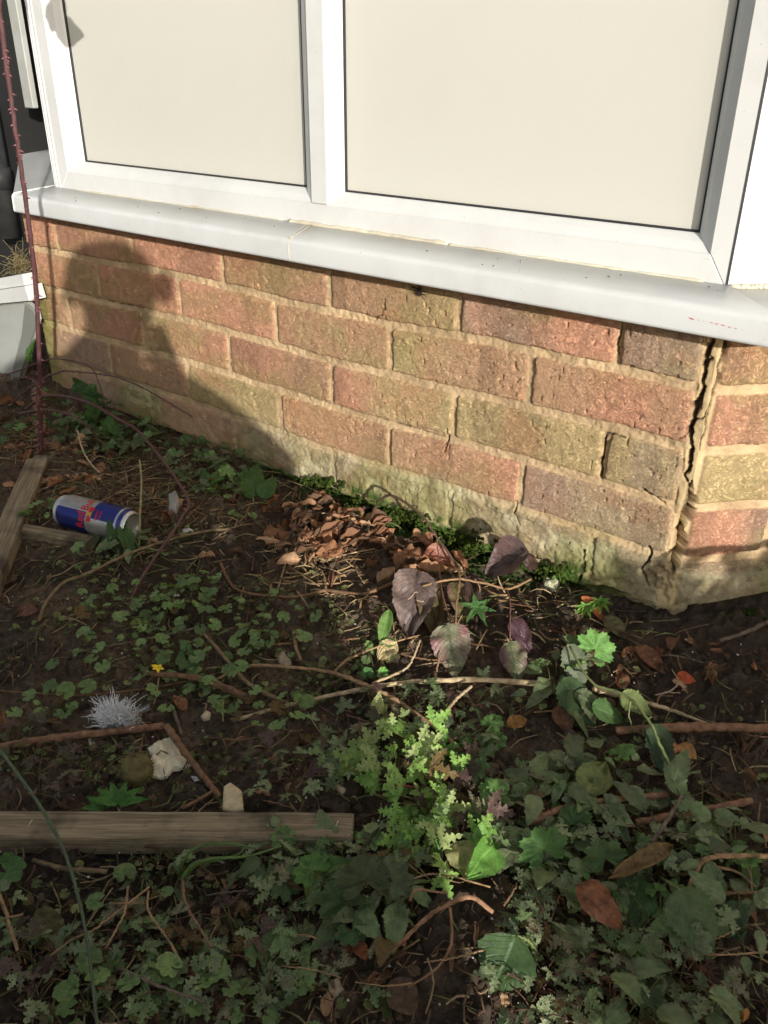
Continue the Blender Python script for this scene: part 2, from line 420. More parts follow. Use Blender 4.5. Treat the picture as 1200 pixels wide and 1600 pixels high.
    cr_l = [([(.0075, .078), (.0070, .03), (.0085, .005), (.006, -.03), (.0055, -.06), (.0095, -.085), (.007, -.11), (.012, -.13), (.010, -.16)], [.0028, .0030, .0012, .0030, .0016, .0026, .0012, .0014, .001], .014),
            ([(.026, .078), (.0255, .045), (.0265, .015), (.0235, -.01), (.0225, -.04), (.0215, -.075)], [.0012, .0016, .0012, .0010, .0008, .0008], .008),
            ([(.0235, -.012), (.017, -.032), (.009, -.037), (.003, -.057), (-.006, -.066)], [.0006]*5, .006),
            ([(.0145, -.115), (.018, -.135), (.0205, -.155), (.0205, -.17)], [.0008, .0030, .0050, .0035], .045),
            ([(.010, -.165), (.014, -.185), (.0165, -.205), (.0150, -.232)], [.0020, .0045, .0055, .0050], .045),
            ([(.004, -.215), (.010, -.222), (.014, -.238)], [.001, .005, .003], .035),
            ([(-.0975, -.085), (-.0985, -.12), (-.0955, -.142)], [.0008, .0016, .0028], .010),
            ([(-.098, -.083), (-.085, -.080), (-.07, -.0795)], [.0010, .0008, .0005], .005),
            ([(-.107, -.252), (-.103, -.27), (-.108, -.30)], [.0014, .0010, .0012], .008),
            ([(-.040, -.139), (-.024, -.148), (-.010, -.152)], [.0012, .0008, .0006], .008),
            ([(-.020, -.215), (-.016, -.235), (-.022, -.25), (-.012, -.27)], [.0016, .0016, .0012, .001], .010),
            ([(-.440, .030), (-.447, .012), (-.46, -.0), (-.48, .004)], [.0006]*4, .005),
            ([(-.331, -.135), (-.329, -.150), (-.334, -.170)], [.0006, .0014, .001], .006),
            ([(-.215, -.213), (-.213, -.232), (-.20, -.245)], [.001, .0012, .0006], .007),
            ([(-1.32, -.0735), (-1.24, -.0738), (-1.16, -.0705), (-1.08, -.0725), (-.99, -.070)], [.0006]*5, .004),
            ([(-1.30, .0045), (-1.24, .003), (-1.18, .0045)], [.0006]*3, .004),
            ([(-.59, -.1475), (-.50, -.150), (-.42, -.1475), (-.34, -.150)], [.0007, .0003, .0009, .0004], .005),
            ([(-.1, .0735), (-.098, .055), (-.0975, .02)], [.0012, .0012, .0008], .006)]
    for ic, (pts, wd, dep) in enumerate(cr_l):
        if ic < 3: dep *= .8; wd = [a_*1.2 for a_ in wd]
        if ic in (3, 4, 5): wd = [a_*1.9 for a_ in wd]
        dd = seg_d(U+jz, Z+jx, pts, wd); kk = sst(.0010, -.0010, dd); crack = np.maximum(crack, kk)
        h = h-dep*kk
    # broken edge rubble round the low part of the corner crack
    rub = sst(0, .02, .035-np.hypot((U-.008)*1.1, (Z+.25)*.8)); h += rub*(fbm(U*150, Z*150, 99, 3)-.55)*.012*(1-crack)
    # bottom edge of the brickwork breaks back under itself
    zb = -.300+.022*(fbm(U*12, U*0+2, 100, 3)-.5)-.012*np.exp(-((U+.26)/.2)**2)+.010*sst(-.12, .05, U)
    under = sst(.004, -.004, Z-zb); h = h-under*(.016+.006*fbm(U*50, Z*50, 101, 2))
    X, Y, nx, ny = wall_path(U)
    P = np.stack([X+nx*h, Y+ny*h, Z], -1).reshape(-1, 3)
    # colour of the fabric itself, with shade painted into the cracks
    t = np.clip((U-lo)/np.maximum(hi-lo, .01), 0, 1)
    band = vn(t*3.3+sd*3.71, sd*1.3+V*6, 110); t2 = sst(.25, .75, t*.55+band*.6-.08+(fbm(U*30, Z*30, 111, 3)-.5)*.35)
    C = A*(1-t2[..., None])+B*t2[..., None]
    nb = vn(t*4.1+sd*1.91, sd*0.7, 112)
    C = C*(1-.28*sst(.62, .74, nb))[..., None]
    C = C*(.86+.28*_h(sd, sd*0+3, 5))[..., None]
    mean_ = lin((190, 150, 116)); C = mean_+(C-mean_)*.72
    ol = sst(.50, .74, fbm(U*10+31, Z*14, 113, 4)); C = C*(1-.42*ol[..., None])+lin((164, 150, 96))*.42*ol[..., None]
    rd = sst(.56, .78, fbm(U*14+7, Z*18, 114, 4)); C = C*(1-.40*rd[..., None])+lin((192, 138, 104))*.40*rd[..., None]
    mo = lin((192, 166, 130)); mo2 = lin((164, 140, 106))
    mm = fbm(U*24, Z*24, 115, 4)[..., None]
    M_ = mo*mm*1.25+mo2*(1-mm)*.85
    C = C*bm[..., None]+M_*(1-bm[..., None])
    sm = lin((190, 182, 150)); s2 = lin((146, 142, 110)); mk = sst(.3, .7, fbm(U*45, Z*45, 116, 5))[..., None]
    S = sm*mk+s2*(1-mk)*.85
    C = C*(1-smear[..., None]*.85)+S*smear[..., None]*.85
    C = C*(1-.6*fil[..., None])+lin((200, 178, 134))*(.75+.5*mm)*.6*fil[..., None]
    # green algae near the ground and at the left corner
    alg = sst(.40, .62, fbm(U*11, Z*11+5, 117, 4))*sst(-.17, -.27, Z)*.45
    alg = np.maximum(alg, .65*sst(UL+.055, UL+.01, U)*(U > UL-.02)*sst(-.02, -.09, Z))
    C = C*(1-alg[..., None])+lin((132, 140, 70))*alg[..., None]
    mos = sst(.50, .60, fbm(U*16, Z*22, 118, 4)+.55*sst(-.285, -.31, Z)-.10)*sst(-.262, -.285, Z)*sst(-.05, -.12, U)*sst(-.85, -.70, U)
    mos = np.maximum(mos, under*.75*sst(-.02, -.08, U))
    C = C*(1-mos[..., None])+lin((62, 88, 28))*mos[..., None]
    P = P+np.stack([nx, ny, nx*0], -1).reshape(-1, 3)*(mos*(fbm(U*160, Z*160, 119, 3))*.007).reshape(-1, 1)
    dirt_shade = crack*.88  # crack dirt, darkened further to paint in the shade of the hole
    C = C*(1-dirt_shade[..., None])+lin((48, 37, 27))*dirt_shade[..., None]
    mb = MB(); L = np.stack([(bm*(1-smear)).ravel(), Z.ravel()*0], -1)
    F = grid_faces(len(z), len(u))
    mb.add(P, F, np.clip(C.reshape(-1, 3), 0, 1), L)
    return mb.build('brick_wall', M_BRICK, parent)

house = empty('house_bay', (0, 0, -.3), 'bay of a brick house with cracked brickwork under a white framed window', 'house')
def H(mb, name, mat, parent=None, smooth=False):
    o = mb.build(name, mat, parent or house, smooth)
    if (parent or house) is house: o.location = (0, 0, .3)
    return o
bw = brick_wall(house); bw.location = (0, 0, .3)
o = MB(); PL = [(-1.28, .045), (-.02, .045), (.36, .50), (-1.97, .50)]; V = np.array([[x, y, z] for z in (-.6, .078) for x, y in PL]); o.add(V, list(grid_faces(2, 4, True))+[np.arange(4)[::-1], np.arange(4)+4], lin((90, 70, 50))); H(o, 'wall_core', M_SOIL)

# sill: a profile swept round the bay, in separate boards
def sill_pts(o, z):
    """left end, left corner, right corner, right end for outward offset o"""
    lc = np.array([-1.25-.15*(o+.03), -o]); vr = np.array([.0065+(o+.03)*1.03, -o])
    return np.array([[*(lc+DL*.75), z], [*lc, z], [*vr, z], [*(vr+DR*.65), z]])
SP = [(-.032, .1125), (.0405, .1062), (.0425, .1058), (.0452, .1048), (.0475, .1030), (.0488, .1008), (.0493, .0985), (.0500, .0785), (.0499, .0768), (.0488, .0745), (.0455, .0735), (.0440, .0752), (.0435, .0800), (-.032, .0803)]
def sweep_sill(a, b, fa=0, fb=1, gap=.0, dz=0):
    mb = MB(); V = []
    for (o_, z_) in SP:
        q = sill_pts(o_, z_+dz); p0 = q[a]+(q[b]-q[a])*fa; p1 = q[a]+(q[b]-q[a])*fb
        d = (q[b]-q[a]); d = d/np.linalg.norm(d)
        n = 25; V.append([p0+d*gap+(p1-d*gap-p0-d*gap)*k/(n-1) for k in range(n)])
    n = 25; V = np.array(V); m_ = len(SP)
    F = list(grid_faces(m_, n, False)); F += [np.array([(m_-1)*n+k, (m_-1)*n+k+1, k+1, k]) for k in range(n-1)]
    V = V.reshape(-1, 3); ca = np.arange(m_)*n; cb = ca+n-1; N = len(V)
    V = np.vstack([V, V[ca], V[cb]]); F += [np.arange(m_)+N, (np.arange(m_)+N+m_)[::-1]]
    mb.add(V, F); return mb
fj = (-.600+1.25)/(1.25+.03)
def shade(o): 
    for p in o.data.polygons: p.use_smooth = len(p.vertices) == 4
shade(H(sweep_sill(0, 1, 0, 1, .0008), 'window_sill', M_SILL)); shade(H(sweep_sill(1, 2, 0, fj, .0004), 'window_sill', M_SILL))
shade(H(sweep_sill(1, 2, fj, 1, .0004, -.0002), 'window_sill', M_SILL)); shade(H(sweep_sill(2, 3, 0, 1, .0005, -.0006), 'window_sill', M_SILL))
# raised joint strip at the left corner, chipped joint filler, mastic along the frame
o = MB(); tube(o, [[*sill_pts(a, b)[1][:2], b+.0012] for a, b in SP[:10]], .0016, n=30, sides=6); H(o, 'sill_joint_strip', M_UPVC, smooth=True)
o = MB(); pj = []
for k, (a, b) in enumerate(SP[:10]):
    q = sill_pts(a, b); p = q[1]+(q[2]-q[1])*fj; pj.append(p+np.array([.012*(1 if k == 0 else 0)+.004*(k == 1), 0, .0006]))
tube(o, pj, .0006, n=30, sides=6, jit=.0003, seed=3); H(o, 'joint_filler', M_SEAL, smooth=True)
o = MB()
for x0, x1, r in ((-1.18, -.66, .0016), (-.645, -.36, .0034), (-.36, -.02, .0020), (.012, .055, .003)):
    n = 60; tt = np.linspace(x0, x1, n)
    tube(o, np.stack([tt, np.full(n, .0285)-.001*(tt > 0)+np.maximum(tt-.0185, 0)*.9, np.full(n, .1118)+(fbm(tt*40, tt*0, 5, 3)-.5)*.003], -1), r, n=n, sides=6, knob=.7, jit=.0005, seed=int(n+x0*100), smoothp=False)
H(o, 'mastic_bead', M_SEAL, smooth=True)
o = MB(); box(o, (-.585, .012, .1085), (-.560, .0205, .1105), (1, 1, 1)); H(o, 'chipped_hole', M_GASK)
o = MB(); rg = np.random.default_rng(77)
for k in range(22):
    x = rg.uniform(-1.2, .03); yy = rg.uniform(-.035, .022); zt = .1062+(.1125-.1062)*(yy+.0405)/.0725+.0004
    l = rg.uniform(.0008, .0035); a = rg.random()*6.28; tube(o, [[x, yy, zt], [x+l*math.cos(a), yy+l*math.sin(a), zt]], rg.uniform(.0003, .0007), n=3, sides=4, C=lin((96, 84, 62)), seed=k)
H(o, 'dirt_specks', M_TWIG)
# red scrape on the nose of the sill
o = MB()
for k, (px, py, r) in enumerate([(1080, 497, .0014), (1083, 499, .0010), (1092, 500, .0007), (1100, 502, .0005), (1112, 504, .0009), (1120, 506, .0012), (1130, 508, .0013), (1140, 511, .0011), (1150, 513, .0009), (1160, 516, .0004)]):
    p = W(px, py, -.0500); a = np.linspace(0, 6.28, 9)[:-1]; rr = r*.6*(1+.4*np.sin(a*3+k))
    V = np.stack([p[0]+np.cos(a)*rr*2.6, np.full(8, -.0504), p[2]+np.sin(a)*rr*.7], -1); o.add(V, [np.arange(8)])
H(o, 'red_paint_scrape', M_RED)

# window frames, beads, gaskets and panels
def prism_xz(mb, poly, y0, y1, M=None):
    poly = np.array(poly, float); n = len(poly); b = .0012
    c = poly.mean(0); ins = poly+(c-poly)/np.linalg.norm(c-poly, axis=1)[:, None]*b*1.2
    V = np.vstack([np.c_[ins[:, 0], np.full(n, y0), ins[:, 1]], np.c_[poly[:, 0], np.full(n, y0+b), poly[:, 1]], np.c_[poly[:, 0], np.full(n, y1), poly[:, 1]]])
    if M is not None: V = V@M[:3, :3].T+M[:3, 3]
    F = [list(range(n))]+[[k, (k+1) % n, n+(k+1) % n, n+k][::-1] for k in range(n)]+[[n+k, n+(k+1) % n, 2*n+(k+1) % n, 2*n+k][::-1] for k in range(n)]+[list(range(2*n, 3*n))[::-1]]
    mb.add(V, F)
def ring(mb, ro, ri, prof, M=None):
    """prof: list of (t, y) from the outer rectangle ro to the inner rectangle ri"""
    ro = np.array(ro, float); ri = np.array(ri, float); V = []
    for t, y in prof:
        r = ro*(1-t)+ri*t; V += [[r[0], y, r[1]], [r[2], y, r[1]], [r[2], y, r[3]], [r[0], y, r[3]]]
    V = np.array(V)
    if M is not None: V = V@M[:3, :3].T+M[:3, 3]
    mb.add(V, grid_faces(len(prof), 4, True))
ZT = 1.16
BEAD = [(0, .0302), (.04, .0315), (.10, .0330), (.55, .0400), (.86, .0480), (.93, .0510), (.94, .0545)]
def window(parent, frame_polys, opens, M=None, rev=False):
    fr = MB()
    for p in frame_polys: prism_xz(fr, p, .030, .085, M)
    f = H(fr, 'window_frame', M_UPVC, parent)
    for (ro, ri) in opens:
        b = MB(); ring(b, ro, ri, BEAD, M); H(b, 'glazing_bead', M_UPVC, f)
        g = MB(); rg_ = [ri[0]-.003, ri[1]-.003, ri[2]+.003, ri[3]+.003]
        ring(g, rg_, [ri[0]+.0012, ri[1]+.0012, ri[2]-.0012, ri[3]-.0012], [(0, .054), (.3, .0512), (.8, .0512), (1, .0545)], M); H(g, 'gasket', M_GASK, f)
        p = MB(); box(p, (ri[0]-.003, .0545, ri[1]-.003), (ri[2]+.003, .0785, ri[3]+.003), M=M); H(p, 'window_panel', M_PANEL, f)
    return f
g_ = .0003
z0, z1 = .108, .1415
window(house, [[(-1.225, z0), (.004, z0), (-.018-g_, z1), (-1.197+g_, z1)],
               [(-1.225, z0+g_*2), (-1.197, z1+g_), (-1.197, ZT), (-1.225, ZT+.03)],
               [(.004, z0+g_*2), (.004, ZT+.03), (-.018, ZT), (-.018, z1+g_)],
               [(-.601, z1+g_), (-.572, z1+g_), (-.572, ZT-g_), (-.601, ZT-g_)],
               [(-1.225, ZT+.031), (-1.197, ZT+g_), (-.018, ZT+g_), (.004, ZT+.031)]],
       [([-1.197, z1, -.601, ZT], [-1.167, .1605, -.630, ZT-.022]), ([-.572, z1, -.018, ZT], [-.554, .1605, -.042, ZT-.022])])
def side_M(P0, d):
    # local x runs along d, local y inwards, origin so that the outer face (y=.03) starts at P0
    n_in = np.array([-d[1], d[0]]) if (-d[1]*0+d[0]*1) > 0 else np.array([d[1], -d[0]])
    M = np.eye(4); M[:2, 0] = d; M[:2, 1] = n_in; M[:2, 3] = np.array(P0)-n_in*.03; return M
Mr = side_M((.0065, .0305), DR)
window(house, [[(0, z0), (.66, z0), (.64, z1), (.037, z1)], [(0, z0+g_), (.037-g_, z1+g_), (.037-g_, ZT), (0, ZT+.03)], [(0, ZT+.031), (.037, ZT+g_), (.64, ZT+g_), (.66, ZT+.031)], [(.66, z0+g_), (.66, ZT+.03), (.64+g_, ZT), (.64+g_, z1+g_)]],
       [([.037, z1, .64, ZT], [.075, .1605, .62, ZT-.022])], Mr)
# the left return: mirrored panel
Ml = np.eye(4); dl = np.array(DL); nin = np.array([.545, .839])
Ml[:2, 0] = -dl; Ml[:2, 1] = nin; Ml[:2, 3] = np.array([-1.250, .0335])-nin*.03
window(house, [[(-.70, z0), (-.0, z0), (-.03, z1), (-.68, z1)], [(0, z0+g_), (0, ZT+.03), (-.03+g_, ZT), (-.03+g_, z1+g_)], [(-.70, ZT+.031), (-.68, ZT+g_), (-.03, ZT+g_), (0, ZT+.031)], [(-.70, z0+g_), (-.68, z1+g_), (-.68, ZT), (-.70, ZT+.03)]],
       [([-.68, z1, -.03, ZT], [-.66, .1605, -.055, ZT-.022])], Ml)
# corner post of the left end with its ribs
o = MB(); n = 2
prof = [(-1.2252, .0295), (-1.2275, .0285), (-1.2300, .0290), (-1.2310, .0315), (-1.2370, .0318), (-1.2380, .0300), (-1.2400, .0298), (-1.2415, .0325), (-1.2475, .0330), (-1.2500, .0350), (-1.2500, .0900), (-1.2252, .0900)]
V = np.array([[x, y, z] for z in (.1105, ZT+.03) for x, y in prof]); m_ = len(prof)
o.add(V, list(grid_faces(2, m_, True)[:, ::-1])+[np.arange(m_)[::-1], np.arange(m_)+m_]); H(o, 'corner_post', M_UPVC)
o = MB(); V = np.array([[x, y, z] for z in (.1105, ZT+.03) for x, y in [(.0045, .0292), (.0062, .0300), (.0120, .10), (.0045, .10)]]); o.add(V, list(grid_faces(2, 4, True))+[np.arange(4)[::-1], np.arange(4)+4]); H(o, 'corner_post', M_GASK)
# brickwork and soffit above the windows, out of frame
o = MB(); box(o, (-1.85, .02, ZT+.036), (.45, .6, 2.4), lin((160, 110, 85))); H(o, 'upper_wall', M_BRICK)

# ------------------------------------------------------------------ ground
def make_ground():
    def axis(a, b, st, far):
        inner = np.arange(a, b+st/2, st); out = []; s = st; x = b
        while x < far: s *= 1.22; x += s; out.append(x)
        lo = []; s = st; x = a
        while x > -far: s *= 1.22; x -= s; lo.append(x)
        return np.array(lo[::-1]+list(inner)+out)
    xs = axis(-1.45, .48, .0026, 120); ys = axis(-.98, .06, .0026, 120)
    X, Y = np.meshgrid(xs, ys); Z = zg(X, Y)
    near = sst(6, 2, np.hypot(X+.4, Y+.4))
    cl = fbm(X*38, Y*38, 201, 5); Z = Z+near*(.020*(cl-.5)+.011*(sst(.45, .8, fbm(X*80, Y*80, 202, 4))-.3))
    mound = np.exp(-(((X-.03)/.12)**2+((Y+.54)/.10)**2)); Z = Z+mound*.014*(fbm(X*70, Y*70, 203, 4)-.4)
    Z = Z+near*.003*(vn(X*260, Y*260, 204)-.5)
    Z = np.where((Y > .02) & (X > -1.2) & (X < 0), Z-.02, Z)
    Z = Z+(1-near)*.03*(fbm(X*1.3, Y*1.3, 205, 3)-.5)
    a = lin((88, 76, 62)); b = lin((124, 107, 88)); f = sst(.35, .7, fbm(X*9, Y*9, 206, 4))[..., None]
    C = a*(1-f)+b*f
    gr = (sst(.5, .7, fbm(X*.9, Y*.9, 207, 4))*(1-near))[..., None]; C = C*(1-gr)+lin((70, 84, 44))*gr
    ms = (sst(.45, .62, fbm(X*14, Y*14, 208, 4)+.35*sst(-.07, -.01, Y)-.1)*sst(-.10, -.03, Y)*sst(-.05, -.15, X)*sst(-.75, -.60, X))[..., None]
    C = C*(1-ms)+lin((60, 84, 28))*ms
    mb = MB(); mb.add(np.stack([X, Y, Z], -1).reshape(-1, 3), grid_faces(len(ys), len(xs)), C.reshape(-1, 3))
    return tag(mb.build('ground', M_SOIL), kind='structure')
make_ground()

# ------------------------------------------------------------------ leaf shapes (x across, y along, z up, unit length)
def leaf_pin(Wd=.7, rows=13, cols=6, serr=.08, nser=7, fold=.15, curl=.25, ripple=.02, point=1.0, rng=None, roll=0.0, base=.9):
    t = np.linspace(0, 1, rows)[:, None]; u = np.linspace(-1, 1, cols+1)[None, :]
    w = np.sin(np.pi*t**base)**.75*Wd/2*(1-.25*t*point)
    w = w*(1-serr+serr*2*np.abs(((t*nser) % 1)-.0)) if serr else w
    X = u*w; Y = t+0*u
    Z = fold*np.abs(u)*w*1.2-curl*t*t+0*u
    if rng is not None: Z = Z+ripple*(vn(t*5+rng.random()*50, u*1.7+rng.random()*50, int(rng.integers(99)))-.5)*2
    if roll:
        k = roll*u; X = np.sin(k)*w/roll*1.0; Z = Z+(1-np.cos(k))*w/roll
    L = np.stack([np.abs(u)*np.sin(np.pi*t**.9), (t-.32*np.abs(u))*nser+0*t], -1)
    return np.stack([X, Y, Z], -1).reshape(-1, 3), grid_faces(rows, cols+1), L.reshape(-1, 2)
def leaf_pal(lobes=5, depth=.3, serr=.06, span=300, spl=8, rings=4, cup=.15, ripple=.03, rng=None, fine=2):
    n = lobes*spl+1; th = np.radians(np.linspace(-span/2, span/2, n)); a = np.linspace(0, lobes, n)
    R = (1-depth)+depth*np.abs(np.sin(np.pi*a))**.7
    R = R*(1-serr*((np.arange(n) % fine) == 1)); R = R*(1-.18*(np.abs(th)/th.max())**2)
    r = np.linspace(0, 1, rings+1)[1:, None]
    X = np.sin(th)[None]*R[None]*r*.55; Y = .38+np.cos(th)[None]*R[None]*r*.6
    tri = np.abs(a % 1-.5)*2
    Z = cup*(r**2)*(.3+tri[None])*.35+0*X
    if rng is not None: Z = Z+ripple*(vn(X*6+rng.random()*50, Y*6, int(rng.integers(99)))-.5)*2
    V = np.concatenate([np.array([[0, .38, 0]]), np.stack([X, Y, Z], -1).reshape(-1, 3)])
    F = [np.array([0, k+1, k+2][::-1]) for k in range(n-1)]+list(grid_faces(rings, n)+1)
    L = np.concatenate([[[0, 0.5]], np.stack([(tri[None]*r*1.3), r*5+tri[None]*1.2], -1).reshape(-1, 2)])
    return V, F, L
def leaf_herb(rng):
    """deeply cut leaf of three to five toothed leaflets"""
    V = []; F = []; L = []; n = 0
    k = 3 if rng.random() < .6 else 5
    for i in range(k):
        a = math.radians((i-(k-1)/2)*(50 if k == 5 else 66))+rng.normal(0, .06); s = ((.5, .64, .78, .64, .5) if k == 5 else (.66, .86, .66))[i]*rng.uniform(.88, 1.12)
        t = np.linspace(0, 1, 15)[:, None]; u = np.array([-1, -.5, 0, .5, 1])[None, :]
        saw = np.abs(((t*4.2) % 1)-.5)*2
        w = np.sin(np.pi*np.clip(t*.93+.02, 0, 1)**.85)*.31*(1.12-.88*saw*np.abs(u)**.4)
        X = u*w; Y = t+.05*np.abs(u)*(1-saw); Z = -.25*t*t+.22*np.abs(u)*w+rng.normal(0, .012, X.shape)
        P = np.stack([X, Y, Z], -1).reshape(-1, 3)*s
        ca, sa = math.cos(a), math.sin(a)
        Q = np.stack([P[:, 0]*ca+P[:, 1]*sa, .35-P[:, 0]*sa+P[:, 1]*ca, P[:, 2]+.03*rng.random()], -1)
        V.append(Q); F += list(grid_faces(15, 5)+n); L.append(np.stack([np.abs(u)+0*t, (t-.3*np.abs(u))*3], -1).reshape(-1, 2)); n += len(Q)
    V = np.concatenate(V); V[:, :] *= .75
    return V, F, np.concatenate(L)
def leaf_trans(V, pos, size, yaw, pitch=0, roll=0, wx=1.0):
    V = V*np.array([size*wx, size, size])
    R = Matrix.Rotation(yaw, 3, 'Z')@Matrix.Rotation(pitch, 3, 'X')@Matrix.Rotation(roll, 3, 'Y')
    return V@np.array(R).T+np.asarray(pos)
def leaf_at(mb, shape, base, tip, width, C, hint=None, cvar=.12, edge=None, bias=0.0):
    """lay a unit leaf from base to tip, its upper face turned to the light and the camera"""
    V, F, L = shape; base = np.asarray(base, float); tip = np.asarray(tip, float)
    ln = np.linalg.norm(tip-base); y = (tip-base)/ln
    n = np.array([0, 0, 1.0])*.8+(CAM-base)/np.linalg.norm(CAM-base)*.8 if hint is None else np.asarray(hint, float)
    n = n-y*(n@y); n /= np.linalg.norm(n); x = np.cross(y, n)
    sx = width/(V[:, 0].max()-V[:, 0].min())
    P = base+V[:, :1]*sx*x+V[:, 1:2]/V[:, 1].max()*ln*y+V[:, 2:3]*ln*n
    C = np.asarray(C, float); Cc = np.tile(C, (len(V), 1))
    if edge is not None:
        k = np.clip(np.abs(V[:, 0])/np.abs(V[:, 0]).max()*1.2-.1+bias, 0, 1)*vn(V[:, 0]*5+ln*900, V[:, 1]*5, 3)*1.5
        k = np.clip(k, 0, 1)[:, None]; Cc = Cc*(1-k)+np.asarray(edge)*k
    mb.add(P, F, Cc*(1+cvar*(RNG.random()-.5)*2), L)
PIN = [leaf_pin(rng=RNG, ripple=.05, curl=.12+.2*RNG.random()) for _ in range(6)]
BRAMB = [leaf_pin(.85, 25, 8, .06, 12, .22, RNG.uniform(.2, .4), .11, .9, RNG, RNG.uniform(.1, .7), base=.72) for _ in range(5)]
NETT = [leaf_pin(.62, 29, 6, .13, 14, .12, .25, .05, 1.1, RNG, base=.7) for _ in range(4)]
IVY = [leaf_pal(7, .14, .0, 320, 6, 3, .22, .06, RNG) for _ in range(5)]
GER = [leaf_pal(7, .26, .10, 310, 8, 4, .25, .09, RNG) for _ in range(4)]
HERB = [leaf_herb(RNG) for _ in range(7)]
CURL = [leaf_pin(.62, 11, 8, .03, 5, .1, RNG.uniform(-.3, .5), .12, 1.0, RNG, roll=RNG.uniform(.6, 2.6)) for _ in range(10)]

# ------------------------------------------------------------------ loose ground cover, all in world space
KINDC = {'seed': [(126, 142, 84), (104, 118, 72), (142, 146, 92), (120, 100, 74)], 'ivy': [(124, 150, 90), (112, 136, 84), (134, 158, 98)], 'herb': [(136, 150, 108), (120, 134, 96), (148, 160, 116), (132, 128, 98), (124, 146, 94)],
         'purple': [(112, 92, 78), (100, 78, 70), (106, 98, 74)], 'ger': [(104, 138, 74), (122, 150, 92), (104, 126, 82), (122, 130, 96)], 'net': [(124, 142, 96), (136, 150, 106), (116, 128, 90)]}
def plant(mb, sb, c, kind, rng, n=None, size=None, hgt=.02, spread=.03, sun=False):
    n = n or int(rng.integers(4, 8)); cols_ = KINDC[kind]
    S = {'seed': IVY, 'ivy': IVY, 'herb': HERB, 'purple': HERB, 'sun': HERB, 'ger': GER, 'net': NETT}[kind]
    size = size or {'seed': .0075, 'ivy': .016, 'herb': .025, 'purple': .025, 'sun': .04, 'ger': .025, 'net': .031}[kind]
    ph = rng.random()*6.28
    for i in range(n):
        a = ph+i*6.283/n+rng.normal(0, .35); r = spread*rng.uniform(.25, 1.1); h = (.006 if kind == "seed" else hgt)*rng.uniform(.4, 1.25)
        p = np.array([c[0]+r*math.cos(a), c[1]+r*math.sin(a), 0]); p[2] = float(zg(p[0], p[1]))+.004+h
        s = size*rng.uniform(.45, 1.35); V, F, L = S[int(rng.integers(len(S)))]
        Cc = lin(cols_[int(rng.integers(len(cols_)))])*rng.uniform(.75, 1.2)
        if rng.random() < .03: Cc = lin((112, 92, 56))
        if sun:
            leaf_at(mb, (V, F, L), p, p+np.array([math.cos(a)*.9, math.sin(a)*.9, rng.normal(.1, .3)])*s, s*.95, Cc*1.1, -SD*.9+np.array([0, 0, .5])+rng.normal(0, .15, 3))  # turned to the sun, colour lightened a little as if lit
        else: mb.add(leaf_trans(V, p, s, a-math.pi/2+rng.normal(0, .4), rng.normal(-.05, .3), rng.normal(0, .3)), F, Cc, L)
        b0 = np.array([c[0], c[1], float(zg(c[0], c[1]))-.002]); mid = (b0+p)/2+np.array([0, 0, h*.5])
        tube(sb, [b0, mid, p+np.array([0, 0, .0005])], .0007, .0005, n=5, sides=3, C=lin((96, 92, 54)) if kind != 'herb' else lin((110, 76, 60)), seed=int(rng.integers(9999)))
KEEP = [(596, 1168, 700, 1290), (640, 1290, 770, 1385), (-50, 1240, 590, 1338), (215, 1140, 312, 1228), (105, 1080, 222, 1152), (80, 770, 230, 850), (640, 1398, 835, 1620), (890, 1372, 985, 1462), (1040, 1385, 1150, 1515), (345, 1215, 392, 1275), (600, 900, 850, 1075), (240, 1035, 262, 1060)]
def scatter(areas, kind, name, label, cat, seed, dens=.30):
    rng = np.random.default_rng(seed); mb = MB(); sb = MB()
    for (cx, cy, rx, ry, n) in areas:
        for _ in range(max(1, int(n*dens+.5))):
            a = rng.random()*6.283; r = math.sqrt(rng.random()); px = cx+rx*r*math.cos(a); py = cy+ry*r*math.sin(a)
            p = G(px, py)
            if p[1] > -.012 or any(x0 < px < x1 and y0 < py < y1 for x0, y0, x1, y1 in KEEP): continue
            plant(mb, sb, p, kind, rng)
    leaves = mb.build(name, M_LEAF); tag(leaves, label, cat, kind='stuff')
    sb.build('stem', M_STEM, leaves)
    return leaves
scatter([(150, 975, 70, 22, 7), (150, 1035, 55, 28, 8), (165, 1070, 50, 20, 5), (85, 1110, 55, 35, 7), (300, 960, 110, 55, 26), (400, 960, 90, 45, 16), (240, 980, 60, 25, 8), (270, 1000, 60, 20, 6), (290, 1030, 30, 30, 5), (215, 1045, 40, 20, 5),
         (400, 1060, 90, 40, 10), (320, 1110, 50, 35, 6), (430, 1110, 70, 35, 9), (320, 1170, 30, 20, 3), (180, 690, 90, 25, 10), (90, 800, 40, 30, 3), (60, 830, 40, 20, 3), (200, 900, 60, 30, 5), (400, 730, 40, 25, 6), (340, 790, 60, 30, 5), (590, 1050, 30, 10, 3), (450, 1010, 60, 25, 7), (20, 1100, 30, 60, 5), (200, 1560, 120, 40, 16), (420, 1560, 80, 40, 8), (120, 1420, 100, 40, 5), (600, 1250, 60, 40, 8), (1000, 1500, 120, 60, 8)],
        'ivy', 'creeping_weeds', 'low round leaved green creeping weeds spread over the dark soil', 'weeds', 21, .27)
